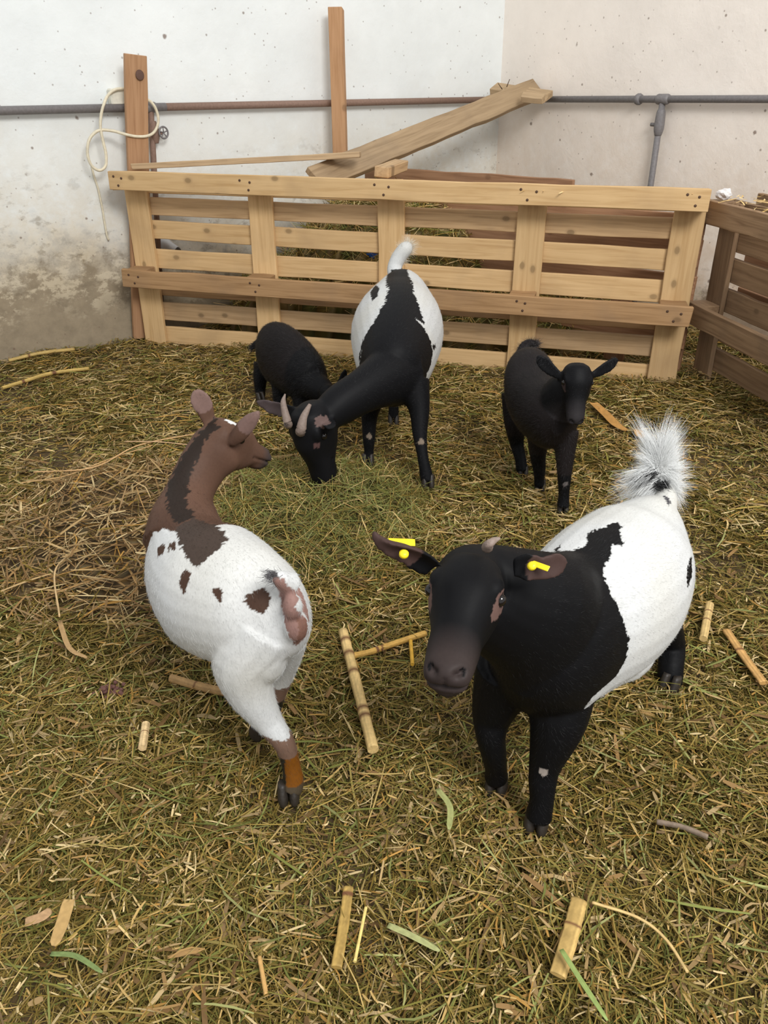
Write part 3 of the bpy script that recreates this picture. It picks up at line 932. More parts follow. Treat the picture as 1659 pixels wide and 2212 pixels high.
def colour_B():
    bvh = gB.bvh
    edge = hits(bvh, [(326, 1152), (352, 1142), (385, 1150), (430, 1146), (462, 1136)])
    s, t = axB.st(edge); k = np.argsort(t); s, t = s[k], t[k]
    bp_ = [Patch(bvh, o, BROWN * .62, .07) for o in (
        [(388, 1245), (400, 1232), (412, 1238), (404, 1268), (398, 1284), (386, 1268)], [(342, 1182), (352, 1172), (358, 1180), (350, 1200), (341, 1205)],
        [(362, 1178), (376, 1170), (382, 1174), (376, 1186), (364, 1190)], [(456, 1272), (466, 1264), (478, 1278), (482, 1294), (474, 1302), (464, 1290)],
        [(528, 1300), (545, 1278), (570, 1268), (586, 1290), (582, 1315), (560, 1324), (540, 1314)], [(333, 1330), (340, 1325), (345, 1340), (338, 1342)])]
    wedge = Patch(bvh, [(378, 1140), (388, 1172), (410, 1217), (428, 1224), (460, 1197), (492, 1168), (484, 1150), (462, 1132), (420, 1118)], DKBROWN * 1.25, .1)
    stripe = Patch(bvh, [(430, 935), (465, 900), (500, 898), (505, 910), (470, 925), (445, 950), (420, 1000), (405, 1050), (402, 1090), (425, 1125), (470, 1140), (485, 1158), (450, 1150), (400, 1140), (372, 1120), (358, 1085), (362, 1050), (390, 990)], DKBROWN * .55, .3)
    wh = hits(bvh, [(496, 910), (504, 913)])
    pk = [Patch(bvh, o, c, .06) for o, c in (([(592, 1240), (612, 1250), (635, 1275), (640, 1300), (662, 1345), (655, 1370), (640, 1395), (622, 1365), (612, 1330), (604, 1280)], PINK * .6),
                                             ([(640, 1335), (660, 1335), (664, 1350), (650, 1385), (632, 1392), (645, 1360)], TAN), ([(575, 1240), (598, 1235), (605, 1248), (590, 1252)], np.array(lin(70, 66, 66))))]
    H = gB.H

    def f(P, Nn, jit):
        C = np.tile(WHITE, (len(P), 1))
        ss, tt = axB.st(P); jj = jit[:, 0] / axB.L
        sb = np.interp(tt, t, s, left=s[0], right=s[-1])
        br = (ss > sb + jj)
        nz_ = value_noise(P, 14)[:, None]
        C[br] = (BROWN * (1 + .35 * nz_))[br]
        wedge.apply(P, Nn, C, jit)
        for p in bp_: p.apply(P, Nn, C, jit)
        for p in pk: p.apply(P, Nn, C, jit * .5)
        B = C.copy(); stripe.apply(P, Nn, B, jit * 1.5); C = np.where((ss > .8)[:, None], B, C)
        for c in wh: spots(P, C, c, .0095, WHITE * 1.15, jit * .4)
        z = P[:, 2]; leg = (ss < .45) & (z < .135 + jit[:, 1])
        C[leg] = np.array(lin(112, 88, 74)); 
        low = leg & (z < .095)
        C[low] = np.where((((P - A_(625, 1650, 1.03)) @ c_rt)[:, None] > -.006), np.array(lin(116, 70, 20)), np.array(lin(38, 34, 24)))[low]
        C[leg & (z < .035)] = np.array(lin(72, 62, 48))
        x = (P - gB.c) @ gB.f / gB.L; hd = np.linalg.norm(P - gB.c, axis=1) < .16
        m = (np.clip((x - .52) / .15, 0, 1) * hd)[:, None]
        C = C * (1 - m) + np.array(lin(60, 52, 50)) * m
        C[near_path(P, gB.ears, .022)] = np.array(lin(114, 91, 84))
        face_marks(gB, P, C, DKBROWN * .6)
        return C
    return f


# ---- horned black and white nanny eating, behind
gC = Goat('goat', 'horned black goat with white flanks, facing the viewer, head down eating hay', at_z(870, 950, 0), 0.0050, 8)
tC = [A_(866, 622, 3.14), A_(867, 632, 3.10), A_(869, 652, 3.00), A_(864, 690, 2.87), A_(858, 722, 2.73), A_(853, 765, 2.58), A_(850, 800, 2.47), A_(850, 828, 2.41), A_(850, 838, 2.38)]
gC.S.loft(tC, [(.02, .03), (.065, .08), (.105, .13), (.150, .163), (.166, .176), (.142, .168), (.110, .142), (.078, .098), (.03, .05)], n=26)
axC = Axis(tC[6], tC[2])
gC.S.ball(A_(852, 752, 2.52), (.08, .025, .05), axC.a)
gC.S.loft([A_(868, 805, 2.47), A_(832, 818, 2.40), A_(782, 846, 2.32), A_(732, 876, 2.27), A_(702, 900, 2.235)], [(.092, .110), (.080, .094), (.062, .072), (.060, .064), (.05, .05)], n=22)
hC = A_(670, 932, 2.20)
fC, uC = nrm((.08, -.12, -.99)), nrm((-.60, -.72, .15))
gC.head(hC, fC, uC, .238, jaw=1.12)
gC.leg([A_(890, 830, 2.44), A_(905, 880, 2.40), A_(907, 938, 2.36), A_(913, 985, 2.33), A_(920, 1022, 2.315), A_(923, 1038, 2.31)], [.062, .037, .025, .019, .022, .024])
gC.leg([A_(812, 830, 2.5), A_(799, 890, 2.50), A_(797, 945, 2.49), A_(797, 975, 2.49), A_(795, 995, 2.485)], [.06, .032, .023, .018, .021])
gC.leg([A_(830, 690, 2.95), (.03, 2.87, .2), (.045, 2.875, .12), (.043, 2.86, .025)], [.09, .04, .02, .022])
gC.leg([A_(900, 690, 2.95), (.155, 2.95, .2), (.16, 2.96, .12), (.165, 2.95, .025)], [.09, .04, .02, .022])
gC.ear([A_(655, 895, 2.24), A_(625, 888, 2.24), A_(595, 882, 2.25), A_(570, 873, 2.255), A_(553, 867, 2.26)], [.014, .024, .026, .018, .004], (0.1, -.9, -.1), cup=.4)
gC.ear([A_(708, 905, 2.20), A_(712, 915, 2.16), A_(712, 922, 2.12), A_(708, 926, 2.10)], [.014, .022, .020, .005], (0, -.6, .7), cup=.4)
gC.S.loft([A_(858, 600, 3.12), A_(852, 580, 3.15), A_(862, 555, 3.16), A_(878, 535, 3.16), A_(886, 524, 3.16)], [.035, .030, .030, .028, .012], n=12, up=(1, 0, 0))
hcpts = [[A_(648, 925, 2.14), A_(655, 895, 2.155), A_(668, 868, 2.175)], [A_(622, 915, 2.16), A_(615, 888, 2.17), A_(612, 868, 2.18), A_(616, 851, 2.19)]]


def colour_C():
    bvh = gC.bvh
    Lp = [(845, 584), (838, 625), (832, 655), (812, 690), (798, 712), (788, 745), (776, 785)]
    Rp = [(880, 586), (892, 612), (893, 632), (905, 662), (888, 684), (915, 700), (930, 735), (934, 770), (926, 800), (914, 832)]
    l_, r_ = hits(bvh, Lp), hits(bvh, Rp)
    ls, lt = axC.st(l_); rs, rt = axC.st(r_)
    (ls, lt), (rs, rt) = [(a[np.argsort(a)], b[np.argsort(a)]) for a, b in ((ls, lt), (rs, rt))]
    sgn = np.sign(np.median(rt))
    sp = [Patch(bvh, o, BLACK * 1.5, .07) for o in ([(800, 632), (812, 616), (820, 622), (816, 640), (804, 650)], [(762, 680), (772, 664), (774, 676), (764, 690)],
          [(934, 746), (940, 742), (942, 752), (936, 756)], [(953, 756), (960, 748), (960, 772), (954, 776)])]
    hd_ = [Patch(bvh, o, np.array(lin(98, 80, 76)), .05) for o in ([(680, 900), (708, 898), (714, 915), (700, 925), (682, 922)],)]
    eye = Patch(bvh, [(676, 958), (692, 956), (692, 966), (678, 970)], np.array(lin(84, 62, 60)), .04)

    def f(P, Nn, jit):
        C = np.tile(BLACK * 1.5, (len(P), 1)); jit = jit * 1.4
        s_, t_ = axC.st(P); js = jit[:, 0] * 6
        right = (np.sign(t_) == sgn)
        bl = np.interp(s_ + jit[:, 1] / axC.L, ls, np.abs(lt), left=9, right=np.abs(lt[-1])); br = np.interp(s_ + jit[:, 1] / axC.L, rs, np.abs(rt), left=9, right=np.abs(rt[-1]))
        w = np.where(right, np.abs(t_) > br + js, np.abs(t_) > bl + js) & (P[:, 2] > .14)
        C[w & ~near_path(P, gC.legs[:2], .065)] = WHITE
        C[(P[:, 1] > 3.11) & (P[:, 2] > .545)] = WHITE
        for p in sp: p.apply(P, Nn, C, jit * .5)
        for p in hd_: p.apply(P, Nn, C, jit * .5)
        eye.apply(P, Nn, C, jit * .3)
        face_marks(gC, P, C, BLACK)
        C[near_path(P, gC.ears[:1], .03)] = np.array(lin(74, 64, 64))
        for k in kneeC: spots(P, C, k, .0105, np.array(lin(126, 112, 98)), jit * .5)
        return C
    return f


kneeC = [A_(909, 953, 2.335), A_(797, 943, 2.467)]

# ---- black kid standing on the right
gK = Goat('goat', 'small black kid standing at right before the gate, facing the viewer', at_z(1185, 1060, 0), 0.0042, 8)
tK = [A_(1134, 775, 2.50), A_(1138, 785, 2.47), A_(1143, 808, 2.41), A_(1153, 850, 2.33), A_(1170, 880, 2.24), A_(1190, 900, 2.15), A_(1202, 912, 2.09), A_(1207, 920, 2.06)]
gK.S.loft(tK, [(.02, .02), (.055, .06), (.080, .09), (.090, .105), (.088, .105), (.074, .10), (.05, .07), (.02, .03)], n=24)
axK = Axis(tK[5], tK[2])
gK.S.loft([A_(1200, 890, 2.15), A_(1218, 858, 2.11), A_(1238, 830, 2.08), A_(1245, 810, 2.07)], [(.072, .088), (.060, .07), (.052, .055), (.038, .038)], n=20)
hK = A_(1247, 824, 2.045)
gK.head(hK, nrm((-.04, -.55, -.83)), nrm((0.02, -.8, .6)), .150, jaw=.95)
gK.leg([A_(1222, 930, 2.12), A_(1220, 1000, 2.105), A_(1219, 1035, 2.10), A_(1218, 1070, 2.10), A_(1216, 1095, 2.095)], [.040, .026, .021, .017, .020])
gK.leg([A_(1165, 930, 2.24), A_(1162, 980, 2.255), A_(1165, 1015, 2.26), A_(1165, 1035, 2.262), A_(1166, 1050, 2.262)], [.042, .027, .021, .017, .019])
gK.leg([A_(1118, 850, 2.44), A_(1114, 910, 2.41), A_(1116, 955, 2.42), A_(1124, 990, 2.39), A_(1128, 1018, 2.37)], [.055, .04, .025, .02, .021])
pk2 = np.array([.545, 2.42, 0])
gK.leg([A_(1160, 850, 2.43), pk2 + (0, 0, .16), pk2 + (0, .02, .10), pk2 + (0, 0, .02)], [.055, .03, .018, .018])
gK.ear([A_(1212, 815, 2.065), A_(1192, 800, 2.075), A_(1176, 786, 2.085), A_(1165, 774, 2.09), A_(1160, 768, 2.09)], [.010, .018, .020, .014, .003], (-.2, -.9, .1), cup=.35)
gK.ear([A_(1278, 812, 2.06), A_(1296, 802, 2.065), A_(1315, 790, 2.07), A_(1330, 779, 2.075), A_(1337, 776, 2.075)], [.010, .016, .018, .012, .003], (.2, -.9, .1), cup=.35)
gK.S.loft([A_(1130, 775, 2.49), A_(1132, 752, 2.52), A_(1145, 742, 2.52), A_(1158, 745, 2.51)], [.03, .02, .016, .010], n=10, up=(0.2, 1, 0))
KB = np.array(lin(38, 33, 33))


def colour_K():
    bvh = gK.bvh
    ey = [Patch(bvh, o, np.array(lin(66, 52, 50)), .05) for o in ([(1198, 840), (1206, 832), (1212, 842), (1212, 852), (1202, 852)], [(1276, 830), (1284, 828), (1284, 850), (1276, 852)])]
    def f(P, Nn, jit):
        C = np.tile(KB * .62, (len(P), 1)) * (1 + .3 * value_noise(P, 9)[:, None])
        hd = np.linalg.norm(P - gK.c, axis=1) < .13
        C[hd] = BLACK * 1.2
        C[P[:, 2] < .14] = BLACK * 1.2
        x = (P - gK.c) @ gK.f / gK.L
        m = (np.clip((x - .3) / .3, 0, 1) * hd)[:, None]
        C = C * (1 - m) + np.array(lin(40, 37, 38)) * m
        face_marks(gK, P, C, BLACK * .7)
        eye_ring(gK, P, C, jit, np.array(lin(62, 50, 48)), .8)
        spots(P, C, A_(1222, 1045, 2.082), .008, np.array(lin(98, 92, 90)), jit * .4)
        return C
    return f


# ---- black kid grazing on the left behind the nanny
gL = Goat('goat', 'small black kid grazing behind the horned goat, its head hidden behind her neck', at_z(620, 850, 0), 0.005, 5)
tL = [A_(578, 756, 3.22), A_(583, 758, 3.20), A_(596, 762, 3.15), A_(620, 778, 3.08), A_(653, 806, 3.00), A_(678, 826, 2.95), A_(688, 835, 2.92)]
gL.S.loft(tL, [(.02, .03), (.058, .085), (.088, .130), (.096, .136), (.090, .118), (.064, .09), (.03, .04)], n=22)
axL = Axis(tL[4], tL[2])
gL.S.loft([A_(660, 815, 2.98), A_(680, 832, 2.93), A_(700, 845, 2.89), A_(712, 850, 2.86)], [(.075, .085), (.055, .06), (.045, .05), (.03, .03)], n=18)
gL.head(A_(712, 850, 2.85), nrm((.55, -.45, -.6)), nrm((.4, -.1, .9)), .115)
gL.leg([A_(572, 790, 3.21), A_(563, 815, 3.19), A_(562, 840, 3.19), A_(563, 858, 3.175)], [.05, .032, .024, .022])
gL.leg([A_(610, 810, 3.07), A_(606, 845, 3.06), A_(604, 870, 3.055), A_(606, 886, 3.04)], [.055, .036, .026, .023])
gL.leg([A_(650, 830, 2.98), A_(648, 860, 2.97), A_(648, 890, 2.96), A_(648, 906, 2.95)], [.05, .033, .024, .022])
gL.leg([A_(676, 830, 2.98), A_(684, 855, 3.0), A_(686, 880, 3.0), A_(686, 896, 3.0)], [.05, .033, .024, .022])
gL.ear([A_(690, 832, 2.9), A_(687, 815, 2.92), A_(684, 798, 2.93), A_(682, 787, 2.93)], [.010, .016, .015, .003], (-.3, -.9, .1), cup=.3)
gL.ear([A_(728, 838, 2.85), A_(738, 822, 2.86), A_(744, 806, 2.87), A_(746, 798, 2.87)], [.010, .016, .014, .003], (.3, -.9, .1), cup=.3)
gL.S.loft([A_(572, 740, 3.24), A_(556, 744, 3.26), A_(546, 750, 3.26)], [.026, .02, .012], n=10, up=(0, 1, 0.2))


def colour_L():
    def f(P, Nn, jit):
        C = np.tile(KB * .55, (len(P), 1)) * (1 + .3 * value_noise(P, 9)[:, None])
        C[(P[:, 2] < .13)] = BLACK * 1.1
        C[((P - A_(655, 830, 2.98)) @ axL.a) < .02] = BLACK * 1.2
        return C
    return f


# ---- dappled kid lying behind the gate, its pale face just showing between two slats
gM = Goat('goat', 'white and brown small goat behind the gate, only its face showing between slats', at_z(345, 560, 0), 0.006, 4)
cM = A_(335, 545, 4.32)
gM.S.loft([cM + (-.02, .25, -.30), cM + (-.05, .12, -.26), cM + (-.06, .02, -.22), cM + (-.06, -.03, -.2)], [(.05, .05), (.10, .12), (.09, .12), (.04, .05)], n=18)
gM.S.loft([cM + (-.05, .03, -.2), cM + (-.05, .0, -.1), cM + (-.04, 0, -.01)], [(.07, .08), (.05, .055), (.04, .045)], n=16, up=(0, 1, 0))
gM.head(A_(350, 522, 4.30), nrm((.85, -.42, -.22)), nrm((.2, -.1, .9)), .15)
gM.leg([cM + (-.06, .02, -.25), cM * (1, 1, 0) + (-.06, 0, .2), cM * (1, 1, 0) + (-.06, 0, .02)], [.05, .03, .02])
gM.leg([cM + (-.03, .16, -.28), cM * (1, 1, 0) + (-.02, .16, .2), cM * (1, 1, 0) + (-.02, .16, .02)], [.05, .03, .02])
gM.ear([gM.H(-.1, .2, .12), gM.H(-.15, .4, .14), gM.H(-.2, .55, .12)], [.012, .018, .004], gM.f); gM.ear([gM.H(-.1, -.2, .12), gM.H(-.15, -.4, .14), gM.H(-.2, -.55, .12)], [.012, .018, .004], gM.f)


def colour_M():
    def f(P, Nn, jit):
        C = np.tile(np.array(lin(112, 104, 82)), (len(P), 1))
        x = (P - gM.c) @ gM.f / gM.L; hd = np.linalg.norm(P - gM.c, axis=1) < .12
        C[hd & (x > .05 + jit[:, 0] * 9)] = np.array(lin(214, 216, 218))
        C[hd & (x > .68)] = np.array(lin(80, 72, 66))
        C[P[:, 2] < gM.c[2] - .07] = np.array(lin(70, 62, 54))
        return C
    return f
def finish(g, colour_factory, **kw):
    # colours need the finished skin, so they are made inside build()
    class Lazy:
        f = None
        def __call__(self, P, Nn, jit):
            if self.f is None: self.f = colour_factory()
            return self.f(P, Nn, jit)
    g.build(Lazy(), **kw)
    return g


def no_face(g, rad=.17, keep=.35):
    def s(R):
        d = np.linalg.norm(R - (g.c + g.f * .05), axis=1)
        k = np.clip((d - rad * .75) / (rad * .5), keep, 1)
        return np.where(R[:, 2] < .03, 0.3, k)
    return s


back = lambda ax: (lambda R: np.tile(ax.a * .75 + np.array([0, 0, -.55]), (len(R), 1)))
FUR = 1.0
finish(gA, colour_A, fur=int(90000 * FUR), fur_len=.0068, fur_rad=.00020, lie=.17, flow=back(axA), skip=no_face(gA))
for sd in (1, -1): gA.eye(sd, .048)
gA.hoof(at_z(1158, 1782, 0.0), (-.3, -.9)); gA.hoof(A_(1073, 1692, 1.035) - (0, 0, .012), (-.3, -.9)); gA.hoof(at_z(1446, 1486, 0), (-.6, -.7)); gA.hoof(pR_, (-.6, -.7))
# horn stub
s = Shape(); q = gA.H(-.17, -.0, .22)
h0 = A_(1056, 1176, .862); s.loft([h0 + (0, .012, -.012), h0, A_(1068, 1167, .866), A_(1080, 1163, .868)], [.008, .0065, .0045, .002], n=10); s.obj('horn', M_horn, gA.root, True, h0)
# ear tags: a plate on the ear with a button on the other side
def ear_tag(g, plate, normal, along, button, size=(.034, .011)):
    n = nrm(normal); x = nrm(np.asarray(along) - n * np.dot(along, n)); y = np.cross(n, x)
    r = board('ear_tag', plate - x * size[0] / 2, plate + x * size[0] / 2, n, size[1], .0016, M_tag, g.root, 4, 0, .0006)
    s = Shape(); s.loft([button - n * .002, button, button + n * .004, button + n * .006], [.0035, .0062, .0062, .003], n=12, sub=1); s.obj('tag_button', M_tag, r, True, button)
ear_tag(gA, A_(868, 1171, .838), (0.1, -.35, .9), (1, 0, .03), A_(872, 1199, .822))
ear_tag(gA, A_(1166, 1222, .862), (-.45, -.4, .8), (.8, -.2, -.5), A_(1150, 1224, .858), (.028, .008))
# tail hair
def tail_fan(g, centre, dirs, lens, count, rad, col, spread=.22, name='tail_hair'):
    dirs = np.array([nrm(d) for d in dirs]); k = rng.integers(0, len(dirs), count)
    nc = 75; ck = rng.integers(0, len(dirs), nc); cd = dirs[ck] + rng.normal(0, spread, (nc, 3)); pick = rng.integers(0, nc, count); k = ck[pick]
    D = cd[pick] + rng.normal(0, .055, (count, 3)); D /= np.linalg.norm(D, axis=1)[:, None]
    R = np.asarray(centre)[rng.integers(0, len(centre), count)] + rng.normal(0, .005, (count, 3))
    L = np.array(lens)[k] * rng.uniform(.55, 1.1, count)
    F = np.tile(np.array([0, 0, -.6]), (count, 1)) + rng.normal(0, .5, (nc, 3))[pick] + rng.normal(0, .12, (count, 3))
    hair_object(name, g.root, R, D, F, L, rad, np.asarray(col)[k] if np.ndim(col) == 2 else np.tile(col, (count, 1)), 6, .38)
cA = [A_(1432, 1052, 1.40), A_(1428, 1030, 1.40), A_(1424, 1012, 1.395)]
W_ = WHITE * 1.0
tail_fan(gA, cA, [c_up - c_rt * .15, c_up + c_rt * .12, c_up - c_rt * .02 - c_fw * .3, c_up * .7 - c_rt * .75, -c_rt - c_up * .28, -c_rt * .9 - c_up * .12, c_rt * .85 + c_up * .35, c_rt - c_up * .12, c_rt * .75 - c_up * .45, c_up * .6 - c_fw * .7],
         [.095, .095, .08, .055, .072, .065, .052, .055, .045, .035], int(9000 * FUR) + 900, .00030, np.tile(WHITE * 1.4, (10, 1)), .115)
tail_fan(gA, [A_(1412, 1022, 1.385), A_(1400, 1028, 1.385)], [-c_rt - c_up * .33], [.036], 260, .0005, BLACK, .06, 'tail_streak')
tail_fan(gA, [A_(1418, 1046, 1.385), A_(1430, 1046, 1.385)], [c_rt * .5 - c_up * .1 - c_fw * .3], [.014], 220, .0006, BLACK * 1.5, .3, 'tail_streak')


finish(gB, colour_B, fur=int(70000 * FUR), fur_len=.0068, fur_rad=.00020, lie=.17, flow=lambda R: np.tile(-axB.a * .7 + np.array([0, 0, -.6]), (len(R), 1)), skip=no_face(gB, .13))
for sd in (1, -1): gB.eye(sd, .048)
gB.hoof(at_z(624, 1722, 0), (.1, -.9), .02); gB.hoof(A_(562, 1588, 1.165), (-.3, .4), .019); gB.hoof((-.40, 1.48, 0), (-.6, .6), .019); gB.hoof((-.30, 1.46, 0), (-.6, .6), .019)
tail_fan(gB, [A_(592, 1243, 1.03), A_(600, 1247, 1.035)], [-c_rt + c_up * .3 - c_fw * .2, -c_rt * .7 + c_up * .6, -c_rt * .6 - c_up * .2], [.022, .018, .014], int(140 * FUR) + 30, .0004, np.array(lin(84, 82, 84)), .25)

finish(gC, colour_C, fur=int(60000 * FUR), fur_len=.007, fur_rad=.0003, lie=.22, flow=back(axC), skip=no_face(gC, .19))
for sd in (1, -1): gC.eye(sd, .046)
gC.hoof(at_z(924, 1048, 0), (0, -1), .022, .034); gC.hoof(at_z(795, 1002, 0), (0, -1), .022, .034); gC.hoof((.043, 2.856, 0), (0, -1), .022, .034); gC.hoof((.165, 2.945, 0), (0, -1), .022, .034)
for pth, hp in zip(hcpts, ((650, 930), (624, 920))):
    b = hits(gC.bvh, [hp]); b = b[0] if len(b) else pth[0]
    nb = nrm(c_pos - b); pth = [b + nb * .004 + (q - pth[0]) for q in pth]
    s = Shape(); s.loft([b - nb * .022 + (pth[0] - pth[1]) * .02] + pth, [.0150, .0165, .012, .005] if len(pth) == 3 else [.0125, .0135, .0105, .008, .002], n=14); s.obj('horn', M_horn, gC.root, True, pth[0])
tail_fan(gC, [A_(862, 560, 3.16), A_(876, 540, 3.16)], [c_up + c_rt * .6, c_up + c_rt * .2, c_rt + c_up * .3, -c_rt * .4 + c_up * .6], [.06, .06, .04, .035], int(1500 * FUR) + 100, .0006, np.array(lin(214, 204, 186)), .2)

finish(gK, colour_K, fur=int(40000 * FUR), fur_len=.010, fur_rad=.0003, lie=.3, flow=back(axK), skip=no_face(gK, .12))
for sd in (1, -1): gK.eye(sd, .05)
gK.hoof(at_z(1215, 1106, 0), (-.1, -1), .018); gK.hoof(at_z(1166, 1057, 0), (-.1, -1), .018); gK.hoof(at_z(1129, 1027, 0), (-.1, -1), .018); gK.hoof(pk2, (-.1, -1), .018)
tail_fan(gK, [A_(1132, 755, 2.52), A_(1145, 745, 2.52), A_(1155, 746, 2.51)], [c_up, c_up + c_rt, c_up - c_rt, c_rt, -c_rt], [.03, .03, .03, .025, .03], int(900 * FUR) + 80, .0005, KB * .6, .3)

finish(gL, colour_L, fur=int(30000 * FUR), fur_len=.011, fur_rad=.00036, flow=back(axL), skip=no_face(gL, .12))
for sd in (1, -1): gL.eye(sd, .06)
for p in (at_z(563, 864, 0), at_z(606, 892, 0), at_z(648, 911, 0), at_z(686, 901, 0)): gL.hoof(p, (.5, -.8), .018)
tail_fan(gL, [A_(550, 748, 3.26)], [-c_rt - c_up * .3, -c_rt + c_up * .3], [.03, .025], int(300 * FUR) + 40, .0006, KB * .6, .3)

finish(gM, colour_M, fur=0)
for sd in (1, -1): gM.eye(sd, .075)


# ------------------------------------------------------------------ bedding
def hay_floor(x, y):
    """height of the bedding"""
    z = 0.012 * np.sin(x * 5.1 + 1.3) * np.sin(y * 4.3) + 0.008 * np.sin(x * 11.0 + y * 7.0)
    return z - 0.014


MOUNDS = []      # (centre x, y, rx, ry, height)


def scatter(n, xmin, xmax, ymin, ymax, keep):
    out = np.zeros((0, 2))
    while len(out) < n:
        q = np.stack([rng.uniform(xmin, xmax, n), rng.uniform(ymin, ymax, n)], 1)
        out = np.vstack([out, q[keep(q)]])
    return out[:n]


def ribbons(name, xyz, length, width, heading, pitch, roll, bend, sag, cols, mat, parent=None, kind='stuff', fold=None):
    """many flat dry blades as one mesh; arrays of one value per blade"""
    n = len(xyz); K = 4
    s = np.linspace(-.5, .5, K)
    ch, sh = np.cos(heading), np.sin(heading)
    d = np.stack([ch, sh, np.zeros(n)], 1); p = np.stack([-sh, ch, np.zeros(n)], 1)
    S = s[None, :, None]; L = length[:, None, None]
    c = xyz[:, None, :] + d[:, None, :] * S * L * np.cos(pitch)[:, None, None] + p[:, None, :] * (bend[:, None, None] * S * S * L)
    c[:, :, 2] += s[None, :] * (length * np.sin(pitch))[:, None] - (sag * length)[:, None] * (s[None, :] ** 2 * 4)
    w = p * np.cos(roll)[:, None] + np.array([0, 0, 1.0]) * np.sin(roll)[:, None]
    tap = np.array([.75, 1, 1, .55]) if fold is None else fold
    off = w[:, None, :] * (width[:, None, None] * .5 * tap[None, :, None])
    V = np.stack([c - off, c + off], 2).reshape(-1, 3)
    base = (np.arange(n) * K * 2)[:, None]
    q = np.array([[2 * k, 2 * k + 1, 2 * k + 3, 2 * k + 2] for k in range(K - 1)])
    Fc = (base[:, :, None] + q[None]).reshape(-1, 4)
    return V, Fc, np.repeat(cols, K * 2, axis=0)


def soup(name, parts, mat, label, cat, origin=(0, 0, 0)):
    V, Fs, C, b = [], [], [], 0
    for v, f, c in parts:
        V.append(v); Fs.append(f + b); C.append(c); b += len(v)
    V = np.vstack(V) - np.asarray(origin); Fs = np.vstack(Fs); C = np.vstack(C)
    me = bpy.data.meshes.new(name)
    me.vertices.add(len(V)); me.vertices.foreach_set('co', V.astype(np.float32).ravel())
    me.loops.add(Fs.size); me.loops.foreach_set('vertex_index', Fs.astype(np.int32).ravel())
    me.polygons.add(len(Fs)); me.polygons.foreach_set('loop_start', np.arange(len(Fs), dtype=np.int32) * 4)
    me.update(calc_edges=True)
    at = me.color_attributes.new('tint', 'FLOAT_COLOR', 'POINT')
    at.data.foreach_set('color', np.hstack([C, np.ones((len(C), 1))]).astype(np.float32).ravel())
    me.materials.append(mat)
    o = bpy.data.objects.new(name, me); put(o, None, Matrix.Translation(Vector(origin)))
    return tag(o, label, cat, kind='stuff')


PAL = np.array([lin(*c) for c in ((162, 138, 72), (146, 124, 60), (182, 156, 96), (128, 106, 46), (118, 112, 50), (138, 130, 62), (108, 90, 36), (198, 174, 122), (108, 112, 54), (156, 122, 58))])
PW = np.array([.16, .18, .10, .14, .12, .09, .10, .03, .05, .03])
GREEN = np.array([lin(*c) for c in ((116, 120, 62), (130, 132, 74), (104, 106, 50), (146, 146, 92), (140, 124, 68), (120, 106, 54))])
STRAW = np.array([lin(*c) for c in ((206, 178, 122), (190, 158, 98), (178, 150, 104), (214, 190, 140), (184, 140, 72), (162, 128, 78))])
TANP = np.array([lin(*c) for c in ((176, 146, 98), (158, 124, 78), (190, 164, 118), (140, 108, 68), (150, 122, 84), (120, 92, 56))])


def blades(n, xy, zoff, lmin, lmax, wmin, wmax, pal, pw=None, pitch=.16, mound=None, dark=1.0, align=None, spread=2.0):
    L = lmin + (lmax - lmin) * rng.random(n) ** 1.8
    W = rng.uniform(wmin, wmax, n)
    z = zoff if mound is None else zoff + mound(xy)
    cols = pal[rng.choice(len(pal), n, p=pw)] * rng.uniform(.72, 1.2, (n, 1)) * dark
    head = rng.uniform(0, 2 * math.pi, n) if align is None else align + rng.normal(0, spread, n)
    return ribbons('', np.column_stack([xy, z]), L, W, head, rng.normal(0, pitch, n), rng.normal(0, .55, n), np.where(rng.random(n) < .3, rng.normal(0, .45, n), rng.normal(0, .08, n)), rng.uniform(-.02, .05, n), cols, None)


def ground_mesh(x0, x1, y0, y1, nx, ny, zf, pal, dark):
    X, Y = np.meshgrid(np.linspace(x0, x1, nx), np.linspace(y0, y1, ny), indexing='ij')
    P = np.stack([X.ravel(), Y.ravel()], 1)
    V = np.column_stack([P, zf(P)])
    i, j = np.meshgrid(np.arange(nx - 1), np.arange(ny - 1), indexing='ij'); a = (i * ny + j).ravel()
    F = np.stack([a, a + ny, a + ny + 1, a + 1], 1)
    C = pal[rng.integers(0, len(pal), len(V))] * rng.uniform(.4, 1.0, (len(V), 1)) * dark
    return V, F, C


def in_barn(q):
    P = np.column_stack([q, np.zeros(len(q))])
    return (((P - W0) @ WN) > 0.01) & (((P - CORNER) @ RN) > 0.01)


def in_view(q):
    dep = q[:, 1] * math.cos(PITCH) + CAM_H * math.sin(PITCH)
    return np.abs(q[:, 0]) < dep * .54 + .50


def keep_ground(fall):
    def k(q):
        d = np.hypot(q[:, 0], q[:, 1])
        return in_barn(q) & in_view(q) & (rng.random(len(q)) < np.clip((1.25 / np.maximum(d, .6)) ** fall, .06, 1))
    return k


gz = lambda q: hay_floor(q[:, 0], q[:, 1])
ND = 1.0
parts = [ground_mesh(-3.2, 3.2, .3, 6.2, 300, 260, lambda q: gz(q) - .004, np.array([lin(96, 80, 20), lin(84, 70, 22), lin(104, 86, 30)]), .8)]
def layer(n, fall, z0, z1, *a):
    global parts
    n = int(n * ND); xy = scatter(n, -3, 3, .45, 5.8, keep_ground(fall))
    parts.append(blades(n, xy, rng.uniform(z0, z1, n), *a[:-1], mound=gz, dark=a[-1]))


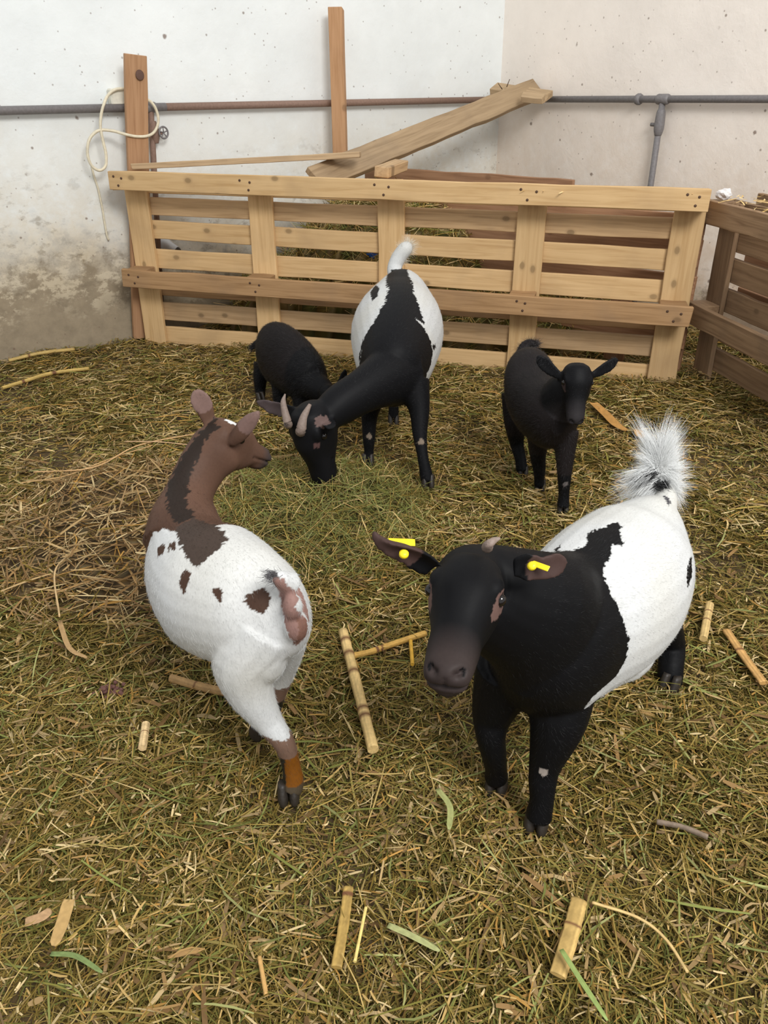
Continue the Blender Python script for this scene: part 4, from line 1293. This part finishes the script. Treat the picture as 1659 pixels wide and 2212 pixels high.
layer(84000, 1.5, -.004, .008, .012, .06, .0014, .0046, PAL, PW, .08, .42)
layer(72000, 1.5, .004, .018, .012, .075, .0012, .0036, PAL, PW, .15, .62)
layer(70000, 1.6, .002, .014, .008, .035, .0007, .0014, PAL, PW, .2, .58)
layer(18000, 1.5, .010, .024, .012, .055, .0016, .0042, STRAW, None, .16, .80)
layer(15500, 1.3, .012, .028, .04, .16, .0010, .0028, PAL, PW, .15, .80)
layer(3900, 1.1, .008, .022, .02, .09, .004, .010, TANP, None, .12, .72)
layer(3100, 1.1, .012, .028, .04, .15, .0018, .0045, GREEN, None, .15, .98)
n = int(34000 * ND); xy = scatter(n, -3, 3, 1.9, 5.8, lambda q: in_barn(q) & in_view(q))
parts.append(blades(n, xy, rng.uniform(.004, .024, n), .02, .12, .0022, .0055, np.vstack([PAL, STRAW]), None, .16, gz, .92))
soup('hay_bedding', parts, M_hay, 'loose green and yellow hay bedding covering the whole barn floor', 'hay')


def heap(name, label, mounds, n, lmin, lmax, wmin, wmax, pal, dark=1.0, under=.35, pitch=.35, region=None, align=None, spread=2.0, extra=None, power=.7):
    def mz(q):
        z = np.full(len(q), -.03)
        for cx, cy, rx, ry, h in mounds:
            r2 = ((q[:, 0] - cx) / rx) ** 2 + ((q[:, 1] - cy) / ry) ** 2
            z = np.maximum(z, h * np.clip(1 - r2, 0, 1) ** power - .012)
        return z + .012 * np.sin(q[:, 0] * 31) * np.sin(q[:, 1] * 27)
    xs = [m[0] - m[2] for m in mounds] + [m[0] + m[2] for m in mounds]; ys = [m[1] - m[3] for m in mounds] + [m[1] + m[3] for m in mounds]
    kp = lambda q: (mz(q) > -.012) & (in_barn(q) if region is None else region(q))
    x0, x1, y0, y1 = min(xs), max(xs), min(ys), max(ys)
    g = ground_mesh(x0, x1, y0, y1, 60, 60, lambda q: np.where(kp(q), mz(q) - .015, -.06), pal, under)
    xy = scatter(n, x0, x1, y0, y1, kp)
    p = [g, blades(n, xy, rng.uniform(-.01, .02, n), lmin, lmax, wmin, wmax, pal, None, pitch, mz, dark, align, spread)]
    if extra: p += extra(xy, mz)
    c = mounds[0]
    return soup(name, p, M_hay, label, 'hay' if 'hay' in label else 'straw', (c[0], c[1], 0))


heap('green_hay_pile', 'green hay pile that the horned goat is eating from',
     [(-.24, 2.14, .36, .36, .075), (-.12, 2.02, .28, .26, .05), (-.36, 2.28, .25, .2, .05)], 6500, .03, .17, .0010, .0028, np.vstack([GREEN, GREEN[:3], PAL[[0, 3, 4, 6]], STRAW[:2]]), .92, .32, .4)
heap('straw_pile', 'heap of broken tan maize straw on the left behind the brown goat',
     [(-.85, 1.95, .46, .40, .055), (-.75, 2.25, .46, .30, .05)], 3600, .03, .15, .0015, .006, np.vstack([TANP, TANP, STRAW[2:5], PAL[[3, 6]]]), .84, .3, .3)
behind = lambda q: in_barn(q) & (((np.column_stack([q, np.zeros(len(q))]) - mp.O) @ mp.nf) < -.16)
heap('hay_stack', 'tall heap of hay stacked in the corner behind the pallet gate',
     [(.08, 4.50, .62, .62, .70), (-.35, 4.35, .5, .4, .40), (.75, 4.25, .6, .5, .3)], 12000, .04, .22, .002, .005, np.vstack([PAL, GREEN[:4], STRAW[:4]]), 1.3, .6, .5, behind, power=.35)  # hay colours brightened to make up for the shade behind the gate

# ------------------------------------------------------------------ stalks lying on the bedding
def tint_mesh(o, f):
    me = o.data; n = len(me.vertices); co = np.empty(n * 3); me.vertices.foreach_get('co', co); co = co.reshape(-1, 3)
    at = me.color_attributes.new('tint', 'FLOAT_COLOR', 'POINT')
    at.data.foreach_set('color', np.hstack([f(co), np.ones((n, 1))]).astype(np.float32).ravel())
    return o


def stalk(name, label, cat, px, rad, col, nodes=(), lift=.022, group=None, flat=1.0, ncol=(110, 74, 48), rough=.0):
    """a stem lying on the hay along the given points"""
    z = lift
    pts = [at_z(x, y, z) for x, y in px]
    for p in pts: p[2] = float(hay_floor(p[0], p[1])) + z + .006
    D = catmull(np.array(pts), 16) if len(pts) > 2 else np.array([pts[0] + (pts[-1] - pts[0]) * t for t in np.linspace(0, 1, 33)])
    tt = np.linspace(0, 1, len(D))
    r = np.full(len(D), rad)
    for k in nodes: r = r * (1 + .07 * np.exp(-((tt - k) / .03) ** 2))
    r = r * (1 + rng.normal(0, .03, len(D)))
    r[0] *= 1.02; r[-1] *= .97
    s = Shape(); s.loft(D, np.stack([r, r * flat], 1), n=22, sub=1, up=(0.05, .05, 1))
    c0 = D.mean(0); o = s.obj(name, M_stalk, None, True, c0)
    for p in o.data.polygons:
        if len(p.vertices) == 3: p.use_smooth = False
    streak = rng.uniform(.72, 1.16, 22)
    ax = nrm(D[-1] - D[0]); ln = np.linalg.norm(D[-1] - D[0]); base = np.array(lin(*col)); nc = np.array(lin(*ncol))

    def f(co):
        t = ((co + c0 - D[0]) @ ax) / ln
        C = np.tile(base, (len(co), 1)) * (1 + .07 * np.sin(t * 23 + rad * 900))[:, None]
        side = (co + c0) - D[0] - np.outer(t * ln, ax)
        m = (len(co) - 2) // 22; C[:m * 22] *= np.tile(streak, m)[:, None]; C *= rng.uniform(.9, 1.08, (len(co), 1))
        C[-2:] *= 1.15
        for k in nodes: C[np.abs(t - k) < .018] = nc
        return C
    tint_mesh(o, f)
    return tag(o, label, cat, group)


def husk(name, label, cat, px, width, col, lift=.02, curl=.25, group=None):
    """dry leaf or husk: a thin curved strip with real thickness"""
    pts = [at_z(x, y, lift) for x, y in px]
    for p in pts: p[2] = float(hay_floor(p[0], p[1])) + lift + .006
    D = catmull(np.array(pts), 6) if len(pts) > 2 else np.array([pts[0] + (pts[-1] - pts[0]) * t for t in np.linspace(0, 1, 9)])
    tt = np.linspace(0, 1, len(D)); w = width * .5 * np.clip(1.1 - .8 * np.abs(tt - .4) ** 1.5, .15, 1)
    w[-1] *= .5
    s = Shape(); s.loft(D, np.stack([w, np.full(len(D), .0012)], 1), n=12, sub=1, up=(0.1, .05, 1), cup=curl)
    c0 = D.mean(0); o = s.obj(name, M_stalk, None, True, c0)
    tint_mesh(o, lambda co: np.tile(np.array(lin(*col)), (len(co), 1)) * rng.uniform(.85, 1.1, (len(co), 1)))
    return tag(o, label, cat, group)


CORN = (206, 176, 118)
stalk('maize_stalk', 'thick pale jointed maize stalk lying between the two nearest goats', 'stalk', [(741, 1360), (772, 1480), (806, 1610)], .0115, CORN, (.1, .22, .40, .70, .76), .03)
stalk('maize_stalk', 'yellow maize stalk crossing behind the pale one, towards the black goat\'s muzzle', 'stalk', [(752, 1415), (800, 1400), (850, 1380), (920, 1358)], .0075, (188, 148, 76), (.35, .42), .02)
stalk('maize_stalk', 'short yellow stem hanging straight down beside the black goat\'s muzzle', 'stalk', [(887, 1372), (891, 1422)], .0045, (206, 160, 60), (), .026)
stalk('maize_stalk', 'short pale stub of stalk right of the black and white goat\'s belly', 'stalk', [(1534, 1303), (1521, 1372)], .0095, CORN, (.25, .5), .028)
stalk('maize_stalk', 'split tan stalk slanting down to the right edge', 'stalk', [(1570, 1358), (1610, 1415), (1652, 1470)], .0105, (182, 142, 86), (.4,), .02, None, .5)
stalk('maize_stalk', 'broad flattened tan stalk near the bottom right', 'stalk', [(1252, 1940), (1232, 2020), (1205, 2108)], .0125, (190, 158, 96), (.38,), .026, None, .35)
stalk('maize_stalk', 'flat brownish stalk near the bottom centre', 'stalk', [(752, 1900), (742, 1980), (726, 2080)], .0085, (170, 140, 78), (.1,), .024, None, .45)
stalk('maize_stalk', 'stalk lying flat under the brown and white goat\'s belly', 'stalk', [(368, 1458), (430, 1475), (492, 1488)], .0095, (176, 140, 92), (.45,), .02)
stalk('maize_stalk', 'long yellow stalk lying along the foot of the left wall', 'stalk', [(18, 775), (90, 765), (160, 752)], .0088, (186, 158, 96), (.3,), .025)
stalk('maize_stalk', 'second long yellow stalk from the left wall, broken in the middle', 'stalk', [(2, 826), (50, 815), (110, 805), (192, 793)], .0082, (192, 162, 92), (.25, .6), .025)
stalk('maize_stalk', 'pale stub of stalk left of the brown and white goat\'s hind leg', 'stalk', [(316, 1568), (309, 1622)], .0085, (206, 178, 132), (.4,), .022)
stalk('straw_stem', 'thin tan stick standing out near the bottom edge, left of centre', 'straw', [(560, 2064), (575, 2148)], .0034, (190, 150, 92), (), .026)
stalk('straw_stem', 'narrow pale yellow stem beside the flat stalk at bottom centre', 'straw', [(790, 1945), (766, 2066)], .0026, (222, 198, 122), (), .03)
stalk('straw_stem', 'grey-brown stick lying right of the black goat\'s front hoof', 'straw', [(1420, 1768), (1475, 1782), (1530, 1806)], .005, (124, 108, 92), (), .022)
stalk('straw_stem', 'long curved pale stem arching at lower right', 'straw', [(1280, 1945), (1380, 1975), (1440, 2020), (1488, 2092)], .0024, (206, 176, 118), (), .03)
stalk('straw_stem', 'long reed stem reaching from the left edge to the brown goat\'s neck', 'straw', [(70, 1010), (200, 1000), (300, 962), (430, 932)], .0023, (198, 160, 112), (), .075)
stalk('straw_stem', 'reed stem just below the longest one left of the brown goat', 'straw', [(44, 1038), (140, 1015), (240, 985), (330, 962)], .002, (190, 154, 104), (), .065)
stalk('straw_stem', 'straight reed stem ending at the brown goat\'s throat', 'straw', [(270, 952), (340, 955), (415, 960)], .0018, (206, 170, 130), (), .085)
stalk('straw_stem', 'bent stem hanging down over the straw pile on the left', 'straw', [(186, 1142), (150, 1190), (118, 1235), (128, 1330)], .0024, (196, 166, 120), (), .05)
husk('maize_husk', 'orange-brown husk curled on the hay beside the right-hand kid', 'husk', [(1282, 862), (1310, 888), (1332, 912), (1352, 924)], .045, (190, 142, 80), .03)
husk('wood_chip', 'small square orange chip right of the right-hand kid', 'chip', [(1380, 920), (1386, 938)], .04, (196, 146, 62), .03, .05)
husk('maize_husk', 'wide tan husk leaf at the lower left edge', 'husk', [(148, 1938), (132, 1985), (112, 2032)], .020, (176, 144, 92), .026)
husk('maize_husk', 'torn pale husk lying beside the wide one at lower left', 'husk', [(50, 1982), (85, 1972), (108, 1958)], .018, (172, 138, 100), .024)
husk('maize_husk', 'narrow brown husk leaf lying left of the white goat\'s belly', 'husk', [(128, 1340), (150, 1400), (188, 1422)], .012, (170, 138, 94), .028)
husk('grass_blade', 'broad green grass blade at the bottom edge, right of centre', 'grass blade', [(1212, 2052), (1255, 2120), (1312, 2206)], .0085, (132, 148, 84), .045)
husk('grass_blade', 'green leaf blade lying at lower left', 'grass blade', [(105, 2048), (160, 2055), (218, 2092)], .0085, (112, 128, 76), .035)
husk('grass_blade', 'pale green blade standing left of the black goat\'s front hoof', 'grass blade', [(945, 1695), (972, 1735), (970, 1785)], .012, (150, 152, 96), .035)
husk('grass_blade', 'long pale green blade lying below and left of the black goat\'s hoof', 'grass blade', [(838, 1985), (890, 2010), (950, 2045)], .011, (158, 160, 108), .032)
n = 70; u_ = rng.uniform(1.9, 2.68, n); w_ = np.array([mp.W(u, .822 - .034 * u / 2.7, rng.uniform(-.03, .115)) for u in u_])
w2 = np.array([rp.W(u, .762, rng.uniform(-.15, .11)) for u in rng.uniform(0, .5, 60)])
P_ = np.vstack([w_, w2]); n = len(P_)
soup('straw_wisps', [ribbons('', P_, rng.uniform(.02, .10, n), rng.uniform(.002, .007, n), rng.uniform(0, 6.3, n), rng.normal(0, .12, n), rng.normal(0, .4, n), rng.normal(0, .3, n), rng.uniform(-.02, .04, n), STRAW[rng.integers(0, 4, n)] * 1.25, None)],
     M_hay, 'pale straw wisps scattered on top of the gate and fence corner', 'straw', tuple(w_[0]))
# dark clump and scraps
cc = at_z(246, 1494, .012); s = Shape()
for k in range(34):
    q = cc + np.array([rng.normal(0, .014), rng.normal(0, .010), abs(rng.normal(0, .007))]); s.ball(q, (.005, .005, .0045), rng.normal(0, 1, 3), n=8)
o = s.obj('dung_clump', plain('reddish_clump', lin(104, 70, 62), .8, bump=.4, bscale=300), None, True, cc); tag(o, 'small dark reddish crumbly clump on the hay at left', 'clump')
s = Shape(); q = at_y(806, 552, 4.0)
for k in range(5):
    s.loft([q + np.array([rng.normal(0, .015), 0, rng.normal(0, .012)]) for _ in range(4)], [.004] * 4, n=8, sub=4)
o = s.obj('baler_twine', M_blue, None, True, q); tag(o, 'scrap of bright blue twine on the hay behind the gate', 'twine')
q = at_z(1566, 412, .79); bm = bmesh.new(); bmesh.ops.create_icosphere(bm, subdivisions=3, radius=.03)
for v in bm.verts:
    v.co *= 1 + .35 * noise.noise(v.co * 60); v.co.z *= .7
me = bpy.data.meshes.new('paper_scrap'); bm.to_mesh(me); bm.free(); me.materials.append(M_paper)
o = put(bpy.data.objects.new('paper_scrap', me), None, Matrix.Translation(Vector(q + np.array([0, 0, -.012])))); tag(o, 'crumpled white scrap on top of the fence corner at right', 'scrap')
